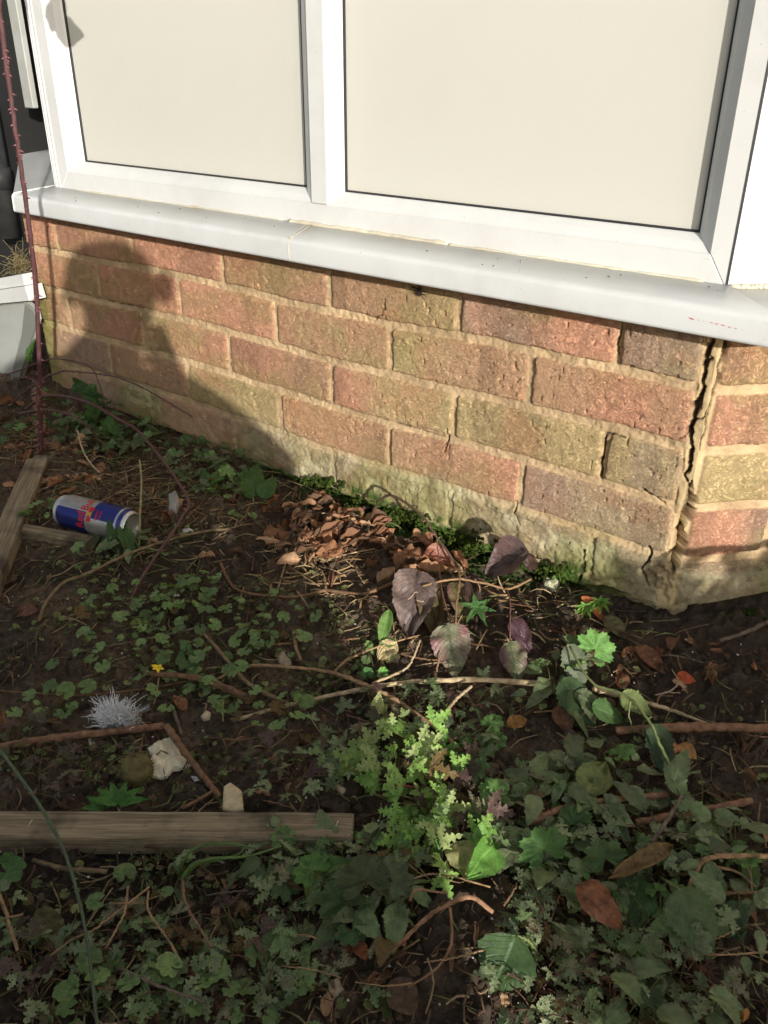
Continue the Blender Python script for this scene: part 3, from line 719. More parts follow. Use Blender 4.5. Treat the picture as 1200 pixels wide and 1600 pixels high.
scatter([(480, 1210, 120, 55, 34), (560, 1150, 80, 40, 18), (640, 1190, 50, 70, 20), (720, 1230, 80, 60, 20), (560, 1260, 60, 60, 14), (640, 1300, 60, 50, 14), (760, 1290, 60, 50, 12), (170, 1250, 50, 18, 5), (230, 1350, 40, 20, 4), (860, 1290, 60, 50, 12),
         (110, 1530, 150, 60, 22), (330, 1540, 150, 55, 26), (230, 1450, 80, 40, 7), (480, 1390, 120, 50, 22), (570, 1360, 60, 60, 12), (430, 1500, 60, 50, 8), (900, 1500, 130, 90, 36), (980, 1560, 110, 50, 18), (850, 1420, 70, 60, 12), (1050, 1360, 110, 60, 14), (1120, 1480, 80, 60, 10), (950, 1340, 70, 40, 10), (700, 1110, 60, 30, 8), (420, 1330, 60, 20, 6), (860, 1560, 70, 50, 10), (560, 1540, 90, 50, 8), (30, 1400, 30, 60, 4)],
        'herb', 'feathery_weeds', 'dense low weeds with feathery cut green leaves covering the soil', 'weeds', 22)
scatter([(70, 1190, 50, 20, 5), (130, 1210, 60, 35, 9), (60, 1235, 50, 25, 6), (640, 1120, 50, 18, 5), (760, 1205, 50, 25, 6), (700, 1290, 30, 30, 4), (340, 1470, 60, 30, 5), (500, 1210, 60, 30, 5), (40, 1530, 40, 40, 5)],
        'purple', 'bronze_weeds', 'low weeds with feathery leaves turned bronze purple', 'weeds', 23)
scatter([(560, 1350, 70, 40, 6), (700, 1320, 60, 60, 12), (820, 1330, 70, 50, 9), (950, 1370, 90, 50, 10), (480, 1370, 70, 40, 6), (880, 1230, 60, 30, 6), (1100, 1400, 80, 60, 8), (860, 1090, 40, 40, 6), (150, 660, 60, 30, 5), (1000, 1480, 90, 60, 8), (740, 1210, 80, 40, 6), (400, 740, 40, 20, 4), (650, 1210, 25, 60, 8)],
        'ger', 'lobed_weeds', 'patchy weeds with broad lobed green leaves near the camera', 'weeds', 24)
scatter([(900, 1230, 90, 40, 14), (1090, 1330, 90, 60, 18), (1130, 1440, 60, 60, 14), (960, 1420, 110, 60, 20), (820, 1400, 60, 60, 12), (560, 1400, 90, 50, 14), (460, 1340, 50, 20, 6), (120, 650, 40, 30, 6), (230, 690, 80, 20, 10), (330, 740, 50, 18, 8), (860, 1080, 40, 40, 8), (200, 860, 30, 12, 3), (1000, 1560, 80, 40, 8)],
        'net', 'toothed_weeds', 'scattered weeds with narrow toothed green leaves', 'weeds', 25, .42)
scatter([(240, 700, 130, 30, 30), (330, 760, 70, 25, 14), (130, 650, 50, 30, 10), (60, 680, 60, 60, 8)], 'ger', 'wall_foot_weeds', 'tangle of lobed weeds in the shade along the left foot of the wall', 'weeds', 26, .45)
scatter([(300, 1000, 320, 110, 90), (200, 1200, 220, 50, 30), (250, 1450, 280, 130, 70), (700, 1080, 300, 60, 30), (1050, 1200, 150, 90, 16), (700, 1500, 200, 100, 20), (200, 870, 200, 50, 24), (1000, 1450, 190, 130, 40)],
        'seed', 'seedlings', 'tiny seedlings and mossy specks sprinkled over all the soil', 'weeds', 27, .8)
def far_cover():
    rng = np.random.default_rng(31); mb = MB(); sb = MB()
    for _ in range(260):
        x = rng.uniform(-2.6, 2.2); y = rng.uniform(-2.6, -.1)
        d = np.array([x, y, -.33])-CAM; zc = d@FW; 
        if zc > 0 and abs(d@RT)/zc < .52 and abs(d@UPv)/zc < .66: continue
        if y > -.02 and -1.4 < x < .1: continue
        plant(mb, sb, (x, y), 'herb' if rng.random() < .6 else 'ger', rng, size=.05, spread=.06)
    o = mb.build('rough_weeds', M_LEAF); tag(o, 'weeds growing on the open soil beyond the edges', 'weeds', kind='stuff'); sb.build('stem', M_STEM, o)
far_cover()

# moss along the foot of the wall
def moss():
    rng = np.random.default_rng(41); mb = MB()
    for (cx, cy, rx, ry, n) in [(505, 757, 26, 12, 110), (480, 752, 20, 8, 40), (545, 785, 30, 9, 80), (615, 805, 30, 12, 140), (700, 850, 60, 18, 320), (770, 880, 30, 10, 60), (860, 895, 25, 14, 70), (1165, 960, 30, 8, 60), (650, 815, 30, 10, 60)]:
        for _ in range(n):
            px = cx+rng.normal(0, rx*.5); py = cy+rng.normal(0, ry*.5); p = W(px, py, -.004-abs(rng.normal(0, .006)))
            if px > 1100: p = G(px, py)
            if p[2] > -.262 and px < 1100: continue
            p[2] = max(p[2], float(zg(p[0], p[1])))
            r = rng.uniform(.0015, .0040); th = np.linspace(0, 6.283, 7)[:-1]
            V = [[0, 0, r*.9]]+[[r*.7*math.cos(t), r*.7*math.sin(t), r*.5] for t in th]+[[r*math.cos(t+.4), r*math.sin(t+.4), -r*.5] for t in th]
            V = np.array(V)*(1+rng.normal(0, .15, (13, 3)))+p
            F = [[0, 1+k, 1+(k+1) % 6] for k in range(6)]+[[1+k, 7+k, 7+(k+1) % 6, 1+(k+1) % 6] for k in range(6)]
            mb.add(V, F, lin((70, 84, 34))*rng.uniform(.5, 1.3))
    tag(mb.build('moss', M_MOSS), 'green moss along the foot of the brick wall', 'moss', kind='stuff')
moss()

# ------------------------------------------------------------------ soil crumbs, grit and fibres
def crumbs():
    rng = np.random.default_rng(51); mb = MB(); wb = MB(); fb = MB(); sb = MB()
    base = np.array([[1, 0, 0], [-1, 0, 0], [0, 1, 0], [0, -1, 0], [0, 0, 1], [0, 0, -1.0]])
    ico = []
    F = [[0, 2, 4], [2, 1, 4], [1, 3, 4], [3, 0, 4], [2, 0, 5], [1, 2, 5], [3, 1, 5], [0, 3, 5]]
    for i in range(8500):
        px = rng.uniform(-60, 1260); py = rng.uniform(700, 1680); p = G(px, py) if i % 1 == 0 else 0
        if p[1] > -.004: continue
        r = .0010+.0042*rng.random()**3
        if rng.random() < .04: r *= 1.8
        V = base*np.array([1, rng.uniform(.6, 1), rng.uniform(.5, .9)])*r*(1+rng.normal(0, .2, (6, 3)))
        V = leaf_trans(V, p+np.array([0, 0, r*.3+.002]), 1, rng.random()*6, rng.random()*3)
        mb.add(V, F, lin([(92, 75, 59), (104, 84, 64), (82, 70, 60)][i % 3])*rng.uniform(.5, 1.7))
    for i in range(260):
        px = rng.uniform(-20, 1220); py = rng.uniform(720, 1600); p = G(px, py)
        if p[1] > -.01: continue
        r = rng.uniform(.0006, .0016)
        wb.add(base*r*(1+rng.normal(0, .3, (6, 3)))+p+np.array([0, 0, .008]), F, lin((215, 212, 205)))
    for i in range(3300):
        px = rng.uniform(-40, 1240); py = rng.uniform(650, 1650) if i % 3 else rng.uniform(650, 1000)
        if i % 4 == 0: px = rng.normal(240, 110); py = rng.normal(770, 50)
        if i % 16 == 1: px = rng.normal(45, 35); py = rng.normal(680, 30)
        p = G(px, py)
        if p[1] > -.01: continue
        a = rng.random()*6.28; l = rng.uniform(.008, .045)*(1.6 if i % 4 == 0 else 1); b = rng.normal(0, .25)
        d = np.array([math.cos(a), math.sin(a), 0])*l/2; e = np.array([-d[1], d[0], 0])*b
        q = [p-d, p+e, p+d]
        for k in q: k[2] = float(zg(k[0], k[1]))+.004+abs(rng.normal(0, .005))
        tube(fb, q, rng.uniform(.0004, .0011), n=5, sides=4, C=lin([(140, 116, 84), (112, 90, 66), (168, 146, 110), (100, 76, 60), (120, 122, 78)][int(rng.integers(5))]), seed=i)
    for i in range(190):            # straw and shredded stalks in the lit patch
        px = rng.normal(510, 55); py = rng.normal(890, 34)
        if i % 3 == 0: px = rng.uniform(620, 900); py = rng.uniform(880, 1040)
        p = G(px, py)
        if p[1] > -.01: continue
        a = rng.normal(.35, .9); l = rng.uniform(.008, .045)*(1+(rng.random() < .1)); 
        d = np.array([math.cos(a), math.sin(a), 0])*l/2
        q = [p-d, p+np.array([0, 0, 0]), p+d]
        for k in q: k[2] = float(zg(k[0], k[1]))+.005+abs(rng.normal(0, .006))
        tube(sb, q, rng.uniform(.0005, .0016), n=4, sides=4, C=lin([(168, 140, 100), (140, 108, 76), (186, 160, 120), (110, 80, 60)][int(rng.integers(4))]), seed=i)
    tag(mb.build('soil_crumbs', M_SOIL, smooth=False), 'loose crumbs of dark damp soil', 'soil', kind='stuff')
    tag(wb.build('white_grit', M_PALE), 'tiny white specks sprinkled over the soil', 'grit', kind='stuff')
    tag(fb.build('plant_fibres', M_TWIG), 'fine dry stalk fibres tangled on the soil', 'plant debris', kind='stuff')
    tag(sb.build('straw', M_TWIG), 'pale dry straw matted in the sunlit patch by the wall', 'straw', kind='stuff')
crumbs()

# ------------------------------------------------------------------ timbers
def timber(label, cat, pa, pb, width, thick, mat=M_WOOD, name='timber_batten', ext=0.0, group=None, ha=0, hb=0, roll=0.0):
    """pa, pb: points on the middle of the top face"""
    a = np.asarray(pa, float); b = np.asarray(pb, float); d = (b-a)/np.linalg.norm(b-a); a = a-d*ext
    L = np.linalg.norm(b-a); up = np.array([0, 0, 1.0]); up = up-d*(up@d); up /= np.linalg.norm(up); y = np.cross(up, d)
    if roll: up, y = up*math.cos(roll)+y*math.sin(roll), y*math.cos(roll)-up*math.sin(roll)
    M = np.eye(4); M[:3, 0] = d; M[:3, 1] = y; M[:3, 2] = up; M[:3, 3] = a
    mb = MB(); nx = 60; rg = np.random.default_rng(int(L*1e4)); b_ = .0018
    sec = np.array([(-width/2+b_, 0), (-width/2, -b_), (-width/2, -thick+b_), (-width/2+b_, -thick), (width/2-b_, -thick), (width/2, -thick+b_), (width/2, -b_), (width/2-b_, 0)])
    xs = np.linspace(0, L, nx); V = []
    for i, x in enumerate(xs):
        j = (fbm(np.full(8, x*22), np.arange(8)*3.1, 7, 3)-.5)*.0022
        if i in (0, nx-1): j = j-.0006
        for k in range(8): V.append([x+(rg.normal(0, .0008) if i in (0, nx-1) else 0), sec[k][0]*(1+j[k]*8), sec[k][1]+j[k]])
    F = list(grid_faces(nx, 8, True))+[np.arange(8)[::-1], np.arange(8)+(nx-1)*8]
    mb.add(np.array(V), F); o = mb.build(name, mat, smooth=False)
    o.matrix_world = Matrix(M.tolist()); return tag(o, label, cat, group)
b1 = timber('long weathered batten lying level across the weeds, two staples in its top face', 'timber', G(0, 1286, .020), G(551, 1289, .020), .033, .024, ext=.35)
def staple(par, x, yo):
    mb = MB(); tube(mb, [[x, yo, -.002], [x, yo, .0012], [x+.0015, yo+.006, .0016], [x+.0015, yo+.007, -.002]], .0009, n=10, sides=5, C=lin((196, 178, 150)), smoothp=False)
    mb.build('staple', M_PALE, par)
Lb = np.linalg.norm(G(551, 1289, .02)-G(0, 1286, .02))
staple(b1, .35+Lb*.088, -.004); staple(b1, .35+Lb*.955, -.003)
timber('weathered batten running off the left edge, end cut square beside the thorny stem', 'timber', G(-45, 955, .022), G(58, 716, .020), .037, .024)
timber('dark damp batten half buried behind the thorny stem', 'timber', G(62, 722, .012), G(98, 655, .010), .036, .022)
timber('short weathered batten end lying in front of the drink can', 'timber', G(28, 822, .016), G(141, 842, .016), .024, .024)

# ------------------------------------------------------------------ twigs and stems
TW = {'brown': (132, 102, 76), 'tan': (168, 136, 100), 'pale': (196, 172, 134), 'red': (146, 110, 84), 'grey': (118, 104, 88), 'ochre': (136, 116, 86), 'dark': (74, 58, 48), 'green': (96, 110, 72), 'root': (160, 122, 92)}
tw_seed = [0]
def pts3(pts):
    out = []
    for q in pts:
        h = q[2] if len(q) > 2 else .006
        if q[1] > 1372: h += .014
        out.append(G(q[0], q[1], h))
    return out
def ppm(p): return FPX/((np.asarray(p)-CAM)@FW)
def twig(label, colr, wpx, pts, w2=None, branches=(), name='twig', cat='twig', group=None, mat=None, knob=.35, sides=7):
    tw_seed[0] += 1
    P = pts3(pts); k = ppm(P[len(P)//2])*1.18; mb = MB()
    jit = .00035 if mat is None else .0002
    tube(mb, P, wpx/2/k, (w2 or wpx*.75)/2/k, n=max(14, len(P)*11), sides=sides, C=lin(TW.get(colr, (0, 0, 0)) if isinstance(colr, str) else colr), knob=knob, jit=jit, seed=tw_seed[0])
    for (bw_, bp) in branches:
        tube(mb, pts3(bp), bw_/2/k, bw_*.3/k, n=8, sides=5, C=lin(TW[colr] if isinstance(colr, str) else colr), knob=knob, jit=jit, seed=tw_seed[0]+500)
    o = mb.build(name, mat or M_TWIG, loc=P[0]); return tag(o, label, cat, group)
twig('long pale dry stalk lying across the middle of the bed', 'pale', 7, [(372, 1124, .008), (450, 1102, .012), (560, 1078, .016), (640, 1066, .018), (740, 1062, .02), (858, 1069, .014)], 10)
twig('short bleached split stalk ending near the thick red brown rod', 'pale', 12, [(926, 1076, .012), (990, 1092, .012), (1050, 1110, .01), (1112, 1133, .008)], 4)
twig('stout curved brown stick beside the yellow flower', 'brown', 9, [(224, 1052, .022), (300, 1058, .02), (355, 1076, .014), (396, 1095, .008)], 16)
twig('bent ochre stick crossing down to the right of the yellow flower', 'ochre', 6, [(311, 982, .014), (345, 1020, .018), (385, 1065, .022), (430, 1090, .014), (478, 1110, .006)], 8)
twig('thin brown runner rising to the bend of the ochre stick', 'grey', 5, [(116, 1020, .006), (160, 1012, .006), (205, 1003, .008), (250, 994, .01), (309, 981, .014)], 5)
twig('forked brown branch curving down through the sunlit weeds', 'tan', 6, [(338, 1062, .01), (376, 1044, .014), (420, 1040, .018), (510, 1049, .022), (560, 1066, .022), (605, 1086, .024), (645, 1112, .02), (692, 1146, .018), (712, 1166, .014), (762, 1212, .008)], 9, [(5, [(522, 1050, .022), (545, 1030, .022), (590, 1011, .02), (657, 992, .014)])])
twig('thin pale crooked twig leaning on the long pale stalk', 'pale', 5, [(582, 1068, .018), (632, 1046, .022), (648, 1022, .028), (657, 1000, .034)], 3)
twig('short pale twig standing up from the forked branch', 'pale', 6, [(690, 1122, .022), (714, 1092, .026), (737, 1072, .03)], 5)
twig('thin brown twig sagging through the shredded straw', 'brown', 5, [(345, 880, .014), (356, 905, .012), (372, 922, .010), (407, 930, .010), (467, 932, .012), (507, 923, .014), (540, 926, .012), (570, 928, .012), (612, 912, .014)], 6, [(4, [(510, 922, .014), (508, 905, .02), (502, 890, .026)])])
twig('long yellowish twig reaching over the soil below the drink can', 'ochre', 6, [(60, 972, .004), (72, 942, .012), (100, 910, .02), (132, 898, .024), (190, 870, .03), (250, 848, .034), (310, 832, .034), (362, 826, .03)], 5)
twig('thick straight red brown rod left of the foam lump', 'red', 12, [(-30, 1172, .012), (60, 1156, .014), (150, 1146, .014), (256, 1134, .012)], 14)
twig('broken brown stick slanting down past the foam lump', 'brown', 13, [(260, 1134, .022), (285, 1170, .02), (318, 1214, .014), (344, 1246, .008)], 10)
twig('stubby brown twig behind the batten, under the slanting stick', 'brown', 8, [(284, 1264, .008), (310, 1250, .01), (332, 1236, .012)], 6)
twig('thin straight dark twig passing under the feather tuft', 'brown', 4, [(-20, 1078, .006), (60, 1084, .007), (140, 1086, .008), (262, 1070, .01), (350, 1050, .008)], 4)
twig('thick red brown rod running off the right edge', 'red', 15, [(962, 1142, .008), (1050, 1137, .012), (1120, 1136, .012), (1240, 1140, .012)], 17)
twig('red brown stick lying in the weeds, left one of a pair', 'red', 13, [(826, 1286, .02), (880, 1264, .02), (960, 1249, .02), (1042, 1242, .016)], 11)
twig('red brown stick on bare soil, right one of a pair', 'red', 12, [(993, 1286, .014), (1060, 1272, .016), (1130, 1260, .016), (1174, 1251, .014)], 13)
twig('greyish twig leaning across the pair of red brown sticks', 'grey', 8, [(1000, 1342, .012), (1022, 1312, .022), (1042, 1282, .03), (1066, 1243, .03)], 6)
twig('looping tan vine stem at the right edge', 'tan', 9, [(1078, 1384, .008), (1092, 1352, .022), (1112, 1340, .03), (1150, 1337, .032), (1200, 1338, .03), (1235, 1340, .02)], 8, [(6, [(1105, 1352, .02), (1150, 1362, .016), (1180, 1385, .01)]), (5, [(1150, 1338, .03), (1170, 1360, .02), (1175, 1395, .01)])])
twig('dark straight twig below the looping vine', 'brown', 6, [(1090, 1395, .008), (1140, 1396, .01), (1185, 1394, .01)], 4)
twig('pale grey twig at the foot of the right hand brick face', 'grey', 7, [(1124, 1001, .006), (1160, 990, .008), (1212, 966, .01)], 8)
twig('ochre stalk lying below the long batten', 'ochre', 9, [(52, 1344, .006), (100, 1357, .008), (168, 1362, .008)], 9)
twig('pale root curving up from the bottom left weeds', 'tan', 4, [(78, 1494, .006), (110, 1470, .012), (150, 1450, .016), (196, 1415, .018), (233, 1386, .014)], 4)
twig('short crooked pale root crossing the curving one', 'tan', 4, [(164, 1484, .008), (182, 1452, .016), (195, 1424, .02), (200, 1385, .018)], 4)
twig('pale wiry root bending down right of the crossed roots', 'tan', 4, [(232, 1392, .012), (231, 1420, .014), (248, 1448, .016), (264, 1470, .012), (282, 1504, .008)], 5)
twig('thick pale root forking over the little mound of soil', 'root', 7, [(590, 1504, .004), (632, 1468, .010), (660, 1440, .012), (692, 1418, .016), (735, 1402, .014), (770, 1425, .006)], 8, [(6, [(703, 1418, .015), (706, 1450, .012), (703, 1486, .010), (680, 1515, .008), (638, 1542, .006)]), (6, [(640, 1408, .012), (652, 1390, .016), (700, 1396, .014)])])
twig('dry tan straw lying over the sunlit weeds', 'tan', 4, [(628, 1384, .014), (660, 1368, .02), (700, 1368, .022), (766, 1386, .016)], 3, [(3, [(632, 1344, .02), (648, 1358, .02), (660, 1368, .02)])])
twig('thin pink red stalk catching the sun', (206, 88, 92), 4, [(612, 1231, .026), (630, 1228, .028), (652, 1230, .026)], 3, mat=M_STEM)
twig('pale sticks leaning at the bottom left edge', 'tan', 8, [(-8, 1380, .01), (10, 1430, .014), (28, 1486, .008)], 6, [(5, [(-10, 1440, .014), (36, 1428, .016)])])
twig('grey forked twig in the weeds at the bottom left', 'grey', 6, [(186, 1512, .01), (246, 1540, .014), (322, 1566, .01)], 5)
twig('bent brown root below the grass blades', 'red', 6, [(286, 1374, .008), (290, 1410, .012), (312, 1450, .014), (330, 1480, .008)], 4)
twig('thin arched twig right of the long pale stalk', 'tan', 3, [(958, 1050, .01), (975, 1044, .018), (990, 1058, .012)], 2)
twig('thin dark twig hanging in the weeds behind the grass', 'dark', 4, [(258, 1092, .01), (262, 1120, .012), (266, 1150, .010)], 5)
twig('short mottled stick left of the slanting broken one', 'grey', 8, [(268, 1102, .006), (274, 1120, .008), (284, 1148, .008)], 6)
twig('tan stick leaning at the edge of the sunlit weeds', 'tan', 5, [(458, 985, .006), (462, 1010, .016), (470, 1032, .006)], 6)
twig('pale curled shaving on dark soil left of the vine', (190, 170, 150), 3, [(1024, 1086, .006), (1046, 1080, .01), (1060, 1066, .012), (1050, 1046, .01)], 2)
twig('thin pale stalk standing above the drink can', 'pale', 3, [(121, 672, .05), (128, 700, .036), (140, 722, .02), (155, 738, .01)], 3)
twig('pale green stalk standing in front of the can base', (150, 146, 96), 4, [(217, 856, .004), (219, 800, .045), (221, 755, .07), (218, 718, .10)], 3, mat=M_STEM, name='grass_stalk', cat='stalk')
twig('long dark green stem arching over the left end of the batten', (86, 100, 72), 7, [(0, 1172, .05), (40, 1226, .06), (72, 1275, .06), (100, 1330, .055), (122, 1400, .045), (138, 1480, .03), (152, 1600, .01), (154, 1640, .004)], 6, mat=M_STEM, name='weed_stalk', cat='stalk', knob=.15)
for i, (lb, c, wd, p) in enumerate([('low green blade arching left below the batten', (92, 120, 58), 7, [(281, 1372, .004), (286, 1345, .02), (312, 1322, .032), (360, 1318, .03), (400, 1326, .02)]),
     ('longer green blade reaching right below the batten', (98, 126, 62), 8, [(284, 1374, .004), (300, 1352, .016), (330, 1342, .022), (385, 1338, .022), (440, 1322, .014)]),
     ('short green blade between the two longer ones', (84, 112, 54), 6, [(283, 1374, .004), (310, 1350, .012), (340, 1344, .016), (372, 1335, .018), (384, 1322, .016)])]):
    o = twig(lb, c, wd*1.25, [(a_, b_, h_+(.022 if j_ else 0)) for j_, (a_, b_, h_) in enumerate(p)], 3, mat=M_STEM, name='blade', cat=None, knob=0, sides=5)
    if i == 0: gt = empty('grass_tuft', o.location, 'tuft of three arching green grass blades just below the batten', 'grass')
    o.location = o.location-gt.location; o.parent = gt; del o['label']
# smaller twigs nobody singles out
rg = np.random.default_rng(61)
for i in range(46):
    px, py = (rg.uniform(-20, 1200), rg.uniform(980, 1600)) if i % 2 else (rg.uniform(350, 1180), rg.uniform(900, 1400))
    a = rg.normal(0, .6)+(math.pi if rg.random() < .5 else 0); l = rg.uniform(18, 60)
    q = [(px-l*math.cos(a), py-l*math.sin(a)*.5, .006), (px+rg.normal(0, 5), py+rg.normal(0, 5), .012), (px+l*math.cos(a), py+l*math.sin(a)*.5, .006)]
    if G(*q[0][:2])[1] > -.02 or G(*q[2][:2])[1] > -.02: continue
    twig('small thin broken twig scattered on the soil', ['brown', 'tan', 'grey', 'red'][i % 4], rg.uniform(2.5, 4.5), q, 2, group='small twigs scattered over the bed', name='small_twig')

# ------------------------------------------------------------------ dead leaves
DEADC = [(172, 122, 88), (150, 108, 80), (190, 144, 108), (120, 90, 68), (202, 162, 124), (96, 76, 60)]
dead_me = []
FLAT = [leaf_pin(RNG.uniform(.5, .95), 13, 6, RNG.uniform(0, .14), int(RNG.integers(3, 9)), .2, RNG.uniform(0, .4), .16, RNG.random(), RNG, RNG.uniform(0, .7)) for _ in range(10)]
for i in range(20):
    mb = MB(); V, F, L = CURL[i] if i < 10 else FLAT[i-10]; c = lin(DEADC[i % 6])
    mb.add(V*np.array([.9, 1, 1])-np.array([0, .5, 0]), F, c*(1+.3*(vn(V[:, 0]*9+i, V[:, 1]*9, 3)[:, None]-.5)), L)
    dead_me.append(mb.data('dead_leaf', M_DEAD))
def dead(px, py, size_mm, label, group=None, i=0, rot=None, h=.008, seed=0):
    rg_ = np.random.default_rng(seed+int(px*7+py*13)); p = G(px, py, h)
    if p[1] > -.008: p[1] = -.012
    o = bpy.data.objects.new('dead_leaf', dead_me[i % 20]); col.objects.link(o); o.location = p
    s = size_mm/1000; o.scale = (s, s, s)
    o.rotation_euler = rot if rot else (rg_.normal(0, .45), rg_.normal(0, .5), rg_.random()*6.28)
    k = i % 20; cn = ['orange brown', 'mid brown', 'tan', 'dark brown', 'pale tan', 'blackish brown'][k % 6]
    if group: label = ('small ' if size_mm < 22 else 'large ' if size_mm > 30 else '')+cn+(' tightly curled' if k < 10 else ' flat crumpled')+label
    return tag(o, label, 'dead leaf', group)
rg = np.random.default_rng(71)
HL = ' leaf in the sunlit heap against the wall'; HG = 'dead leaves heaped in the sun at the foot of the wall'
for i in range(135):
    if i < 105: px, py = rg.normal(520, 56), rg.normal(822, 30)
    else: px, py = rg.normal(640, 45), rg.normal(865, 25)
    px = min(max(px, 425), 760)
    p = G(px, py)
    if p[1] > -.02: py += 18
    dead(px, py, rg.uniform(20, 46), HL, HG, i, h=.006+abs(rg.normal(0, .012)), seed=i)
for i in range(36):
    px, py = rg.uniform(880, 1200), rg.normal(1015, 38)
    if G(px, py)[1] > -.02: continue
    dead(px, py, rg.uniform(16, 32), ' leaf in the shade right of the bramble', 'dead leaves in the shade at the right', i+3, seed=i+900)
for i in range(46):
    px, py = (rg.normal(105, 45), rg.normal(735, 38)) if i % 2 else (rg.uniform(-10, 90), rg.normal(680, 26))
    dead(px, py, rg.uniform(24, 46), ' leaf in the shade above the drink can', 'dead leaves in the shade at the left', i+5, seed=i+1900)
for i in range(20):
    px, py = rg.normal(300, 70), rg.normal(800, 30)
    dead(px, py, rg.uniform(20, 40), ' leaf between the can and the leaf heap', 'dead leaves between can and heap', i+5, seed=i+2900)
for i in range(60):
    px, py = rg.uniform(0, 1200), rg.uniform(1080, 1600)
    dead(px, py, rg.uniform(12, 29), ' leaf among the weeds', 'dead leaves among the weeds', i+7, seed=i+3900)
def single_leaf(label, shp, base, tip, wmm, c, name='dead_leaf', cat='dead leaf', mat=None, edge=None, hint=None, group=None, bias=0):
    mb = MB(); b = G(*base); t = G(*tip); leaf_at(mb, shp, b, t, wmm/1000, lin(c), hint, edge=None if edge is None else lin(edge), bias=bias)
    o = mb.build(name, mat or M_DEAD, loc=b); return tag(o, label, cat, group)
sr = RNG
single_leaf('large orange brown dead leaf, pointed, lying on the weeds', leaf_pin(.6, 19, 8, .04, 9, .3, .25, .12, 1, sr, .8), (900, 1384, .045), (976, 1446, .038), 27, (150, 102, 74))
single_leaf('narrow bright orange curled leaf near the corner of the wall', leaf_pin(.4, 15, 8, 0, 5, .1, .35, .03, 1, sr, 1.6), (908, 932, .026), (948, 966, .012), 14, (196, 116, 72))
single_leaf('olive grey fallen leaf below the orange curled one', leaf_pin(.6, 13, 6, 0, 5, .1, .2, .03, 1, sr), (945, 962, .014), (978, 992, .01), 22, (112, 104, 72))
single_leaf('long brown dead leaf on dark soil right of the green lobed leaf', leaf_pin(.45, 13, 8, 0, 5, .1, .3, .03, 1, sr, 1.2), (992, 1010, .014), (1042, 1046, .01), 20, (140, 96, 70))
single_leaf('small orange red leaf on the dark soil', leaf_pin(.7, 9, 6, 0, 4, .1, .2, .05, 1, sr), (1056, 1056, .012), (1088, 1062, .01), 16, (176, 84, 50))
single_leaf('tan dead leaf folded beside the red brown rod', leaf_pin(.6, 9, 6, 0, 4, .3, .2, .05, 1, sr, .8), (1060, 1164, .012), (1090, 1184, .01), 16, (182, 136, 84))
single_leaf('small round tan leaf touching the folded one', leaf_pin(.9, 9, 6, 0, 4, .2, .2, .05, .5, sr, .5), (1048, 1178, .014), (1056, 1158, .02), 14, (196, 144, 98))
single_leaf('dark brown dead leaf lying at the left edge of the soil', leaf_pin(.35, 15, 8, 0, 5, .1, .3, .06, 1, sr, .9), (58, 955, .014), (12, 952, .01), 22, (122, 82, 64))
single_leaf('long brown strip of leaf curled at the right of the weeds', leaf_pin(.28, 19, 8, 0, 5, .1, -.2, .06, 1, sr, 1.4), (1052, 1322, .026), (946, 1384, .02), 17, (138, 112, 74))
single_leaf('brown dead leaf hanging at the edge of the dark soil', leaf_pin(.5, 13, 8, 0, 5, .1, .2, .06, 1, sr, .6), (872, 1102, .014), (890, 1142, .01), 24, (110, 78, 54))
single_leaf('yellow brown leaf lying on bare soil right of the forked branch', leaf_pin(.55, 13, 8, 0, 5, .1, .2, .06, 1, sr, .6), (792, 1134, .012), (826, 1120, .01), 17, (158, 116, 62))
single_leaf('orange brown leaf low in the bottom middle weeds', leaf_pin(.5, 13, 8, 0, 5, .1, .2, .06, 1, sr, .6), (556, 1470, .014), (572, 1498, .012), 12, (172, 104, 70))
single_leaf('brown upright dead leaf left of the orange brown one', leaf_pin(.4, 13, 8, 0, 5, .1, .2, .06, 1, sr, .8), (540, 1448, .02), (546, 1490, .012), 14, (134, 84, 56))
single_leaf('grey olive broad dead leaf at the lower left on the soil', leaf_pin(.9, 13, 8, .03, 5, .1, .2, .06, .3, sr, .4), (100, 1436, .014), (46, 1470, .010), 40, (112, 104, 66))
single_leaf('dull brown leaf at the bottom right of the middle', leaf_pin(.8, 13, 8, 0, 5, .1, .2, .06, .6, sr, .4), (610, 1532, .014), (650, 1582, .012), 26, (104, 84, 66))

# ------------------------------------------------------------------ bramble with purple leaves in the middle
def leafpart(parent, shp, base, tip, wmm, c, edge=None, mat=None, hint=None, label=None, bias=0, name='leaf'):
    mb = MB(); leaf_at(mb, shp, base, tip, wmm/1000, lin(c), hint, edge=None if edge is None else lin(edge), bias=bias)
    o = mb.build(name, mat or M_BRAM, parent); o.location = -Vector(parent.location)
    if label: o['label'] = label
    return o
def stempart(parent, pts, r0, r1, c, name='stem', mat=None, thorns=0, seed=0, knob=.1, tl=.004):
    mb = MB(); Q = tube(mb, pts, r0, r1, n=max(10, len(pts)*7), sides=8, C=lin(c), knob=knob, jit=.0004, seed=seed)
    o = mb.build(name, mat or M_STEM, parent); o.location = -Vector(parent.location)
    if thorns:
        tb = MB(); rg = np.random.default_rng(seed)
        for i in range(thorns):
            k = rg.uniform(0, len(Q)-1.01); a = Q[int(k)]*(1-k % 1)+Q[int(k)+1]*(k % 1); d = rg.normal(0, 1, 3); T = Q[int(k)+1]-Q[int(k)]; T /= np.linalg.norm(T)
            d -= T*(d@T); d /= np.linalg.norm(d); d = d*.95-T*.3; r = r0+(r1-r0)*k/len(Q)
            tube(tb, [a+d*r*.6, a+d*(r+tl*rg.uniform(.5, 1.2))], min(.0024, .0009+r*.35), .0003, n=2, sides=5, C=lin(c)*2.4, seed=i)
        t = tb.build('thorns', M_STEM, o)
    return o
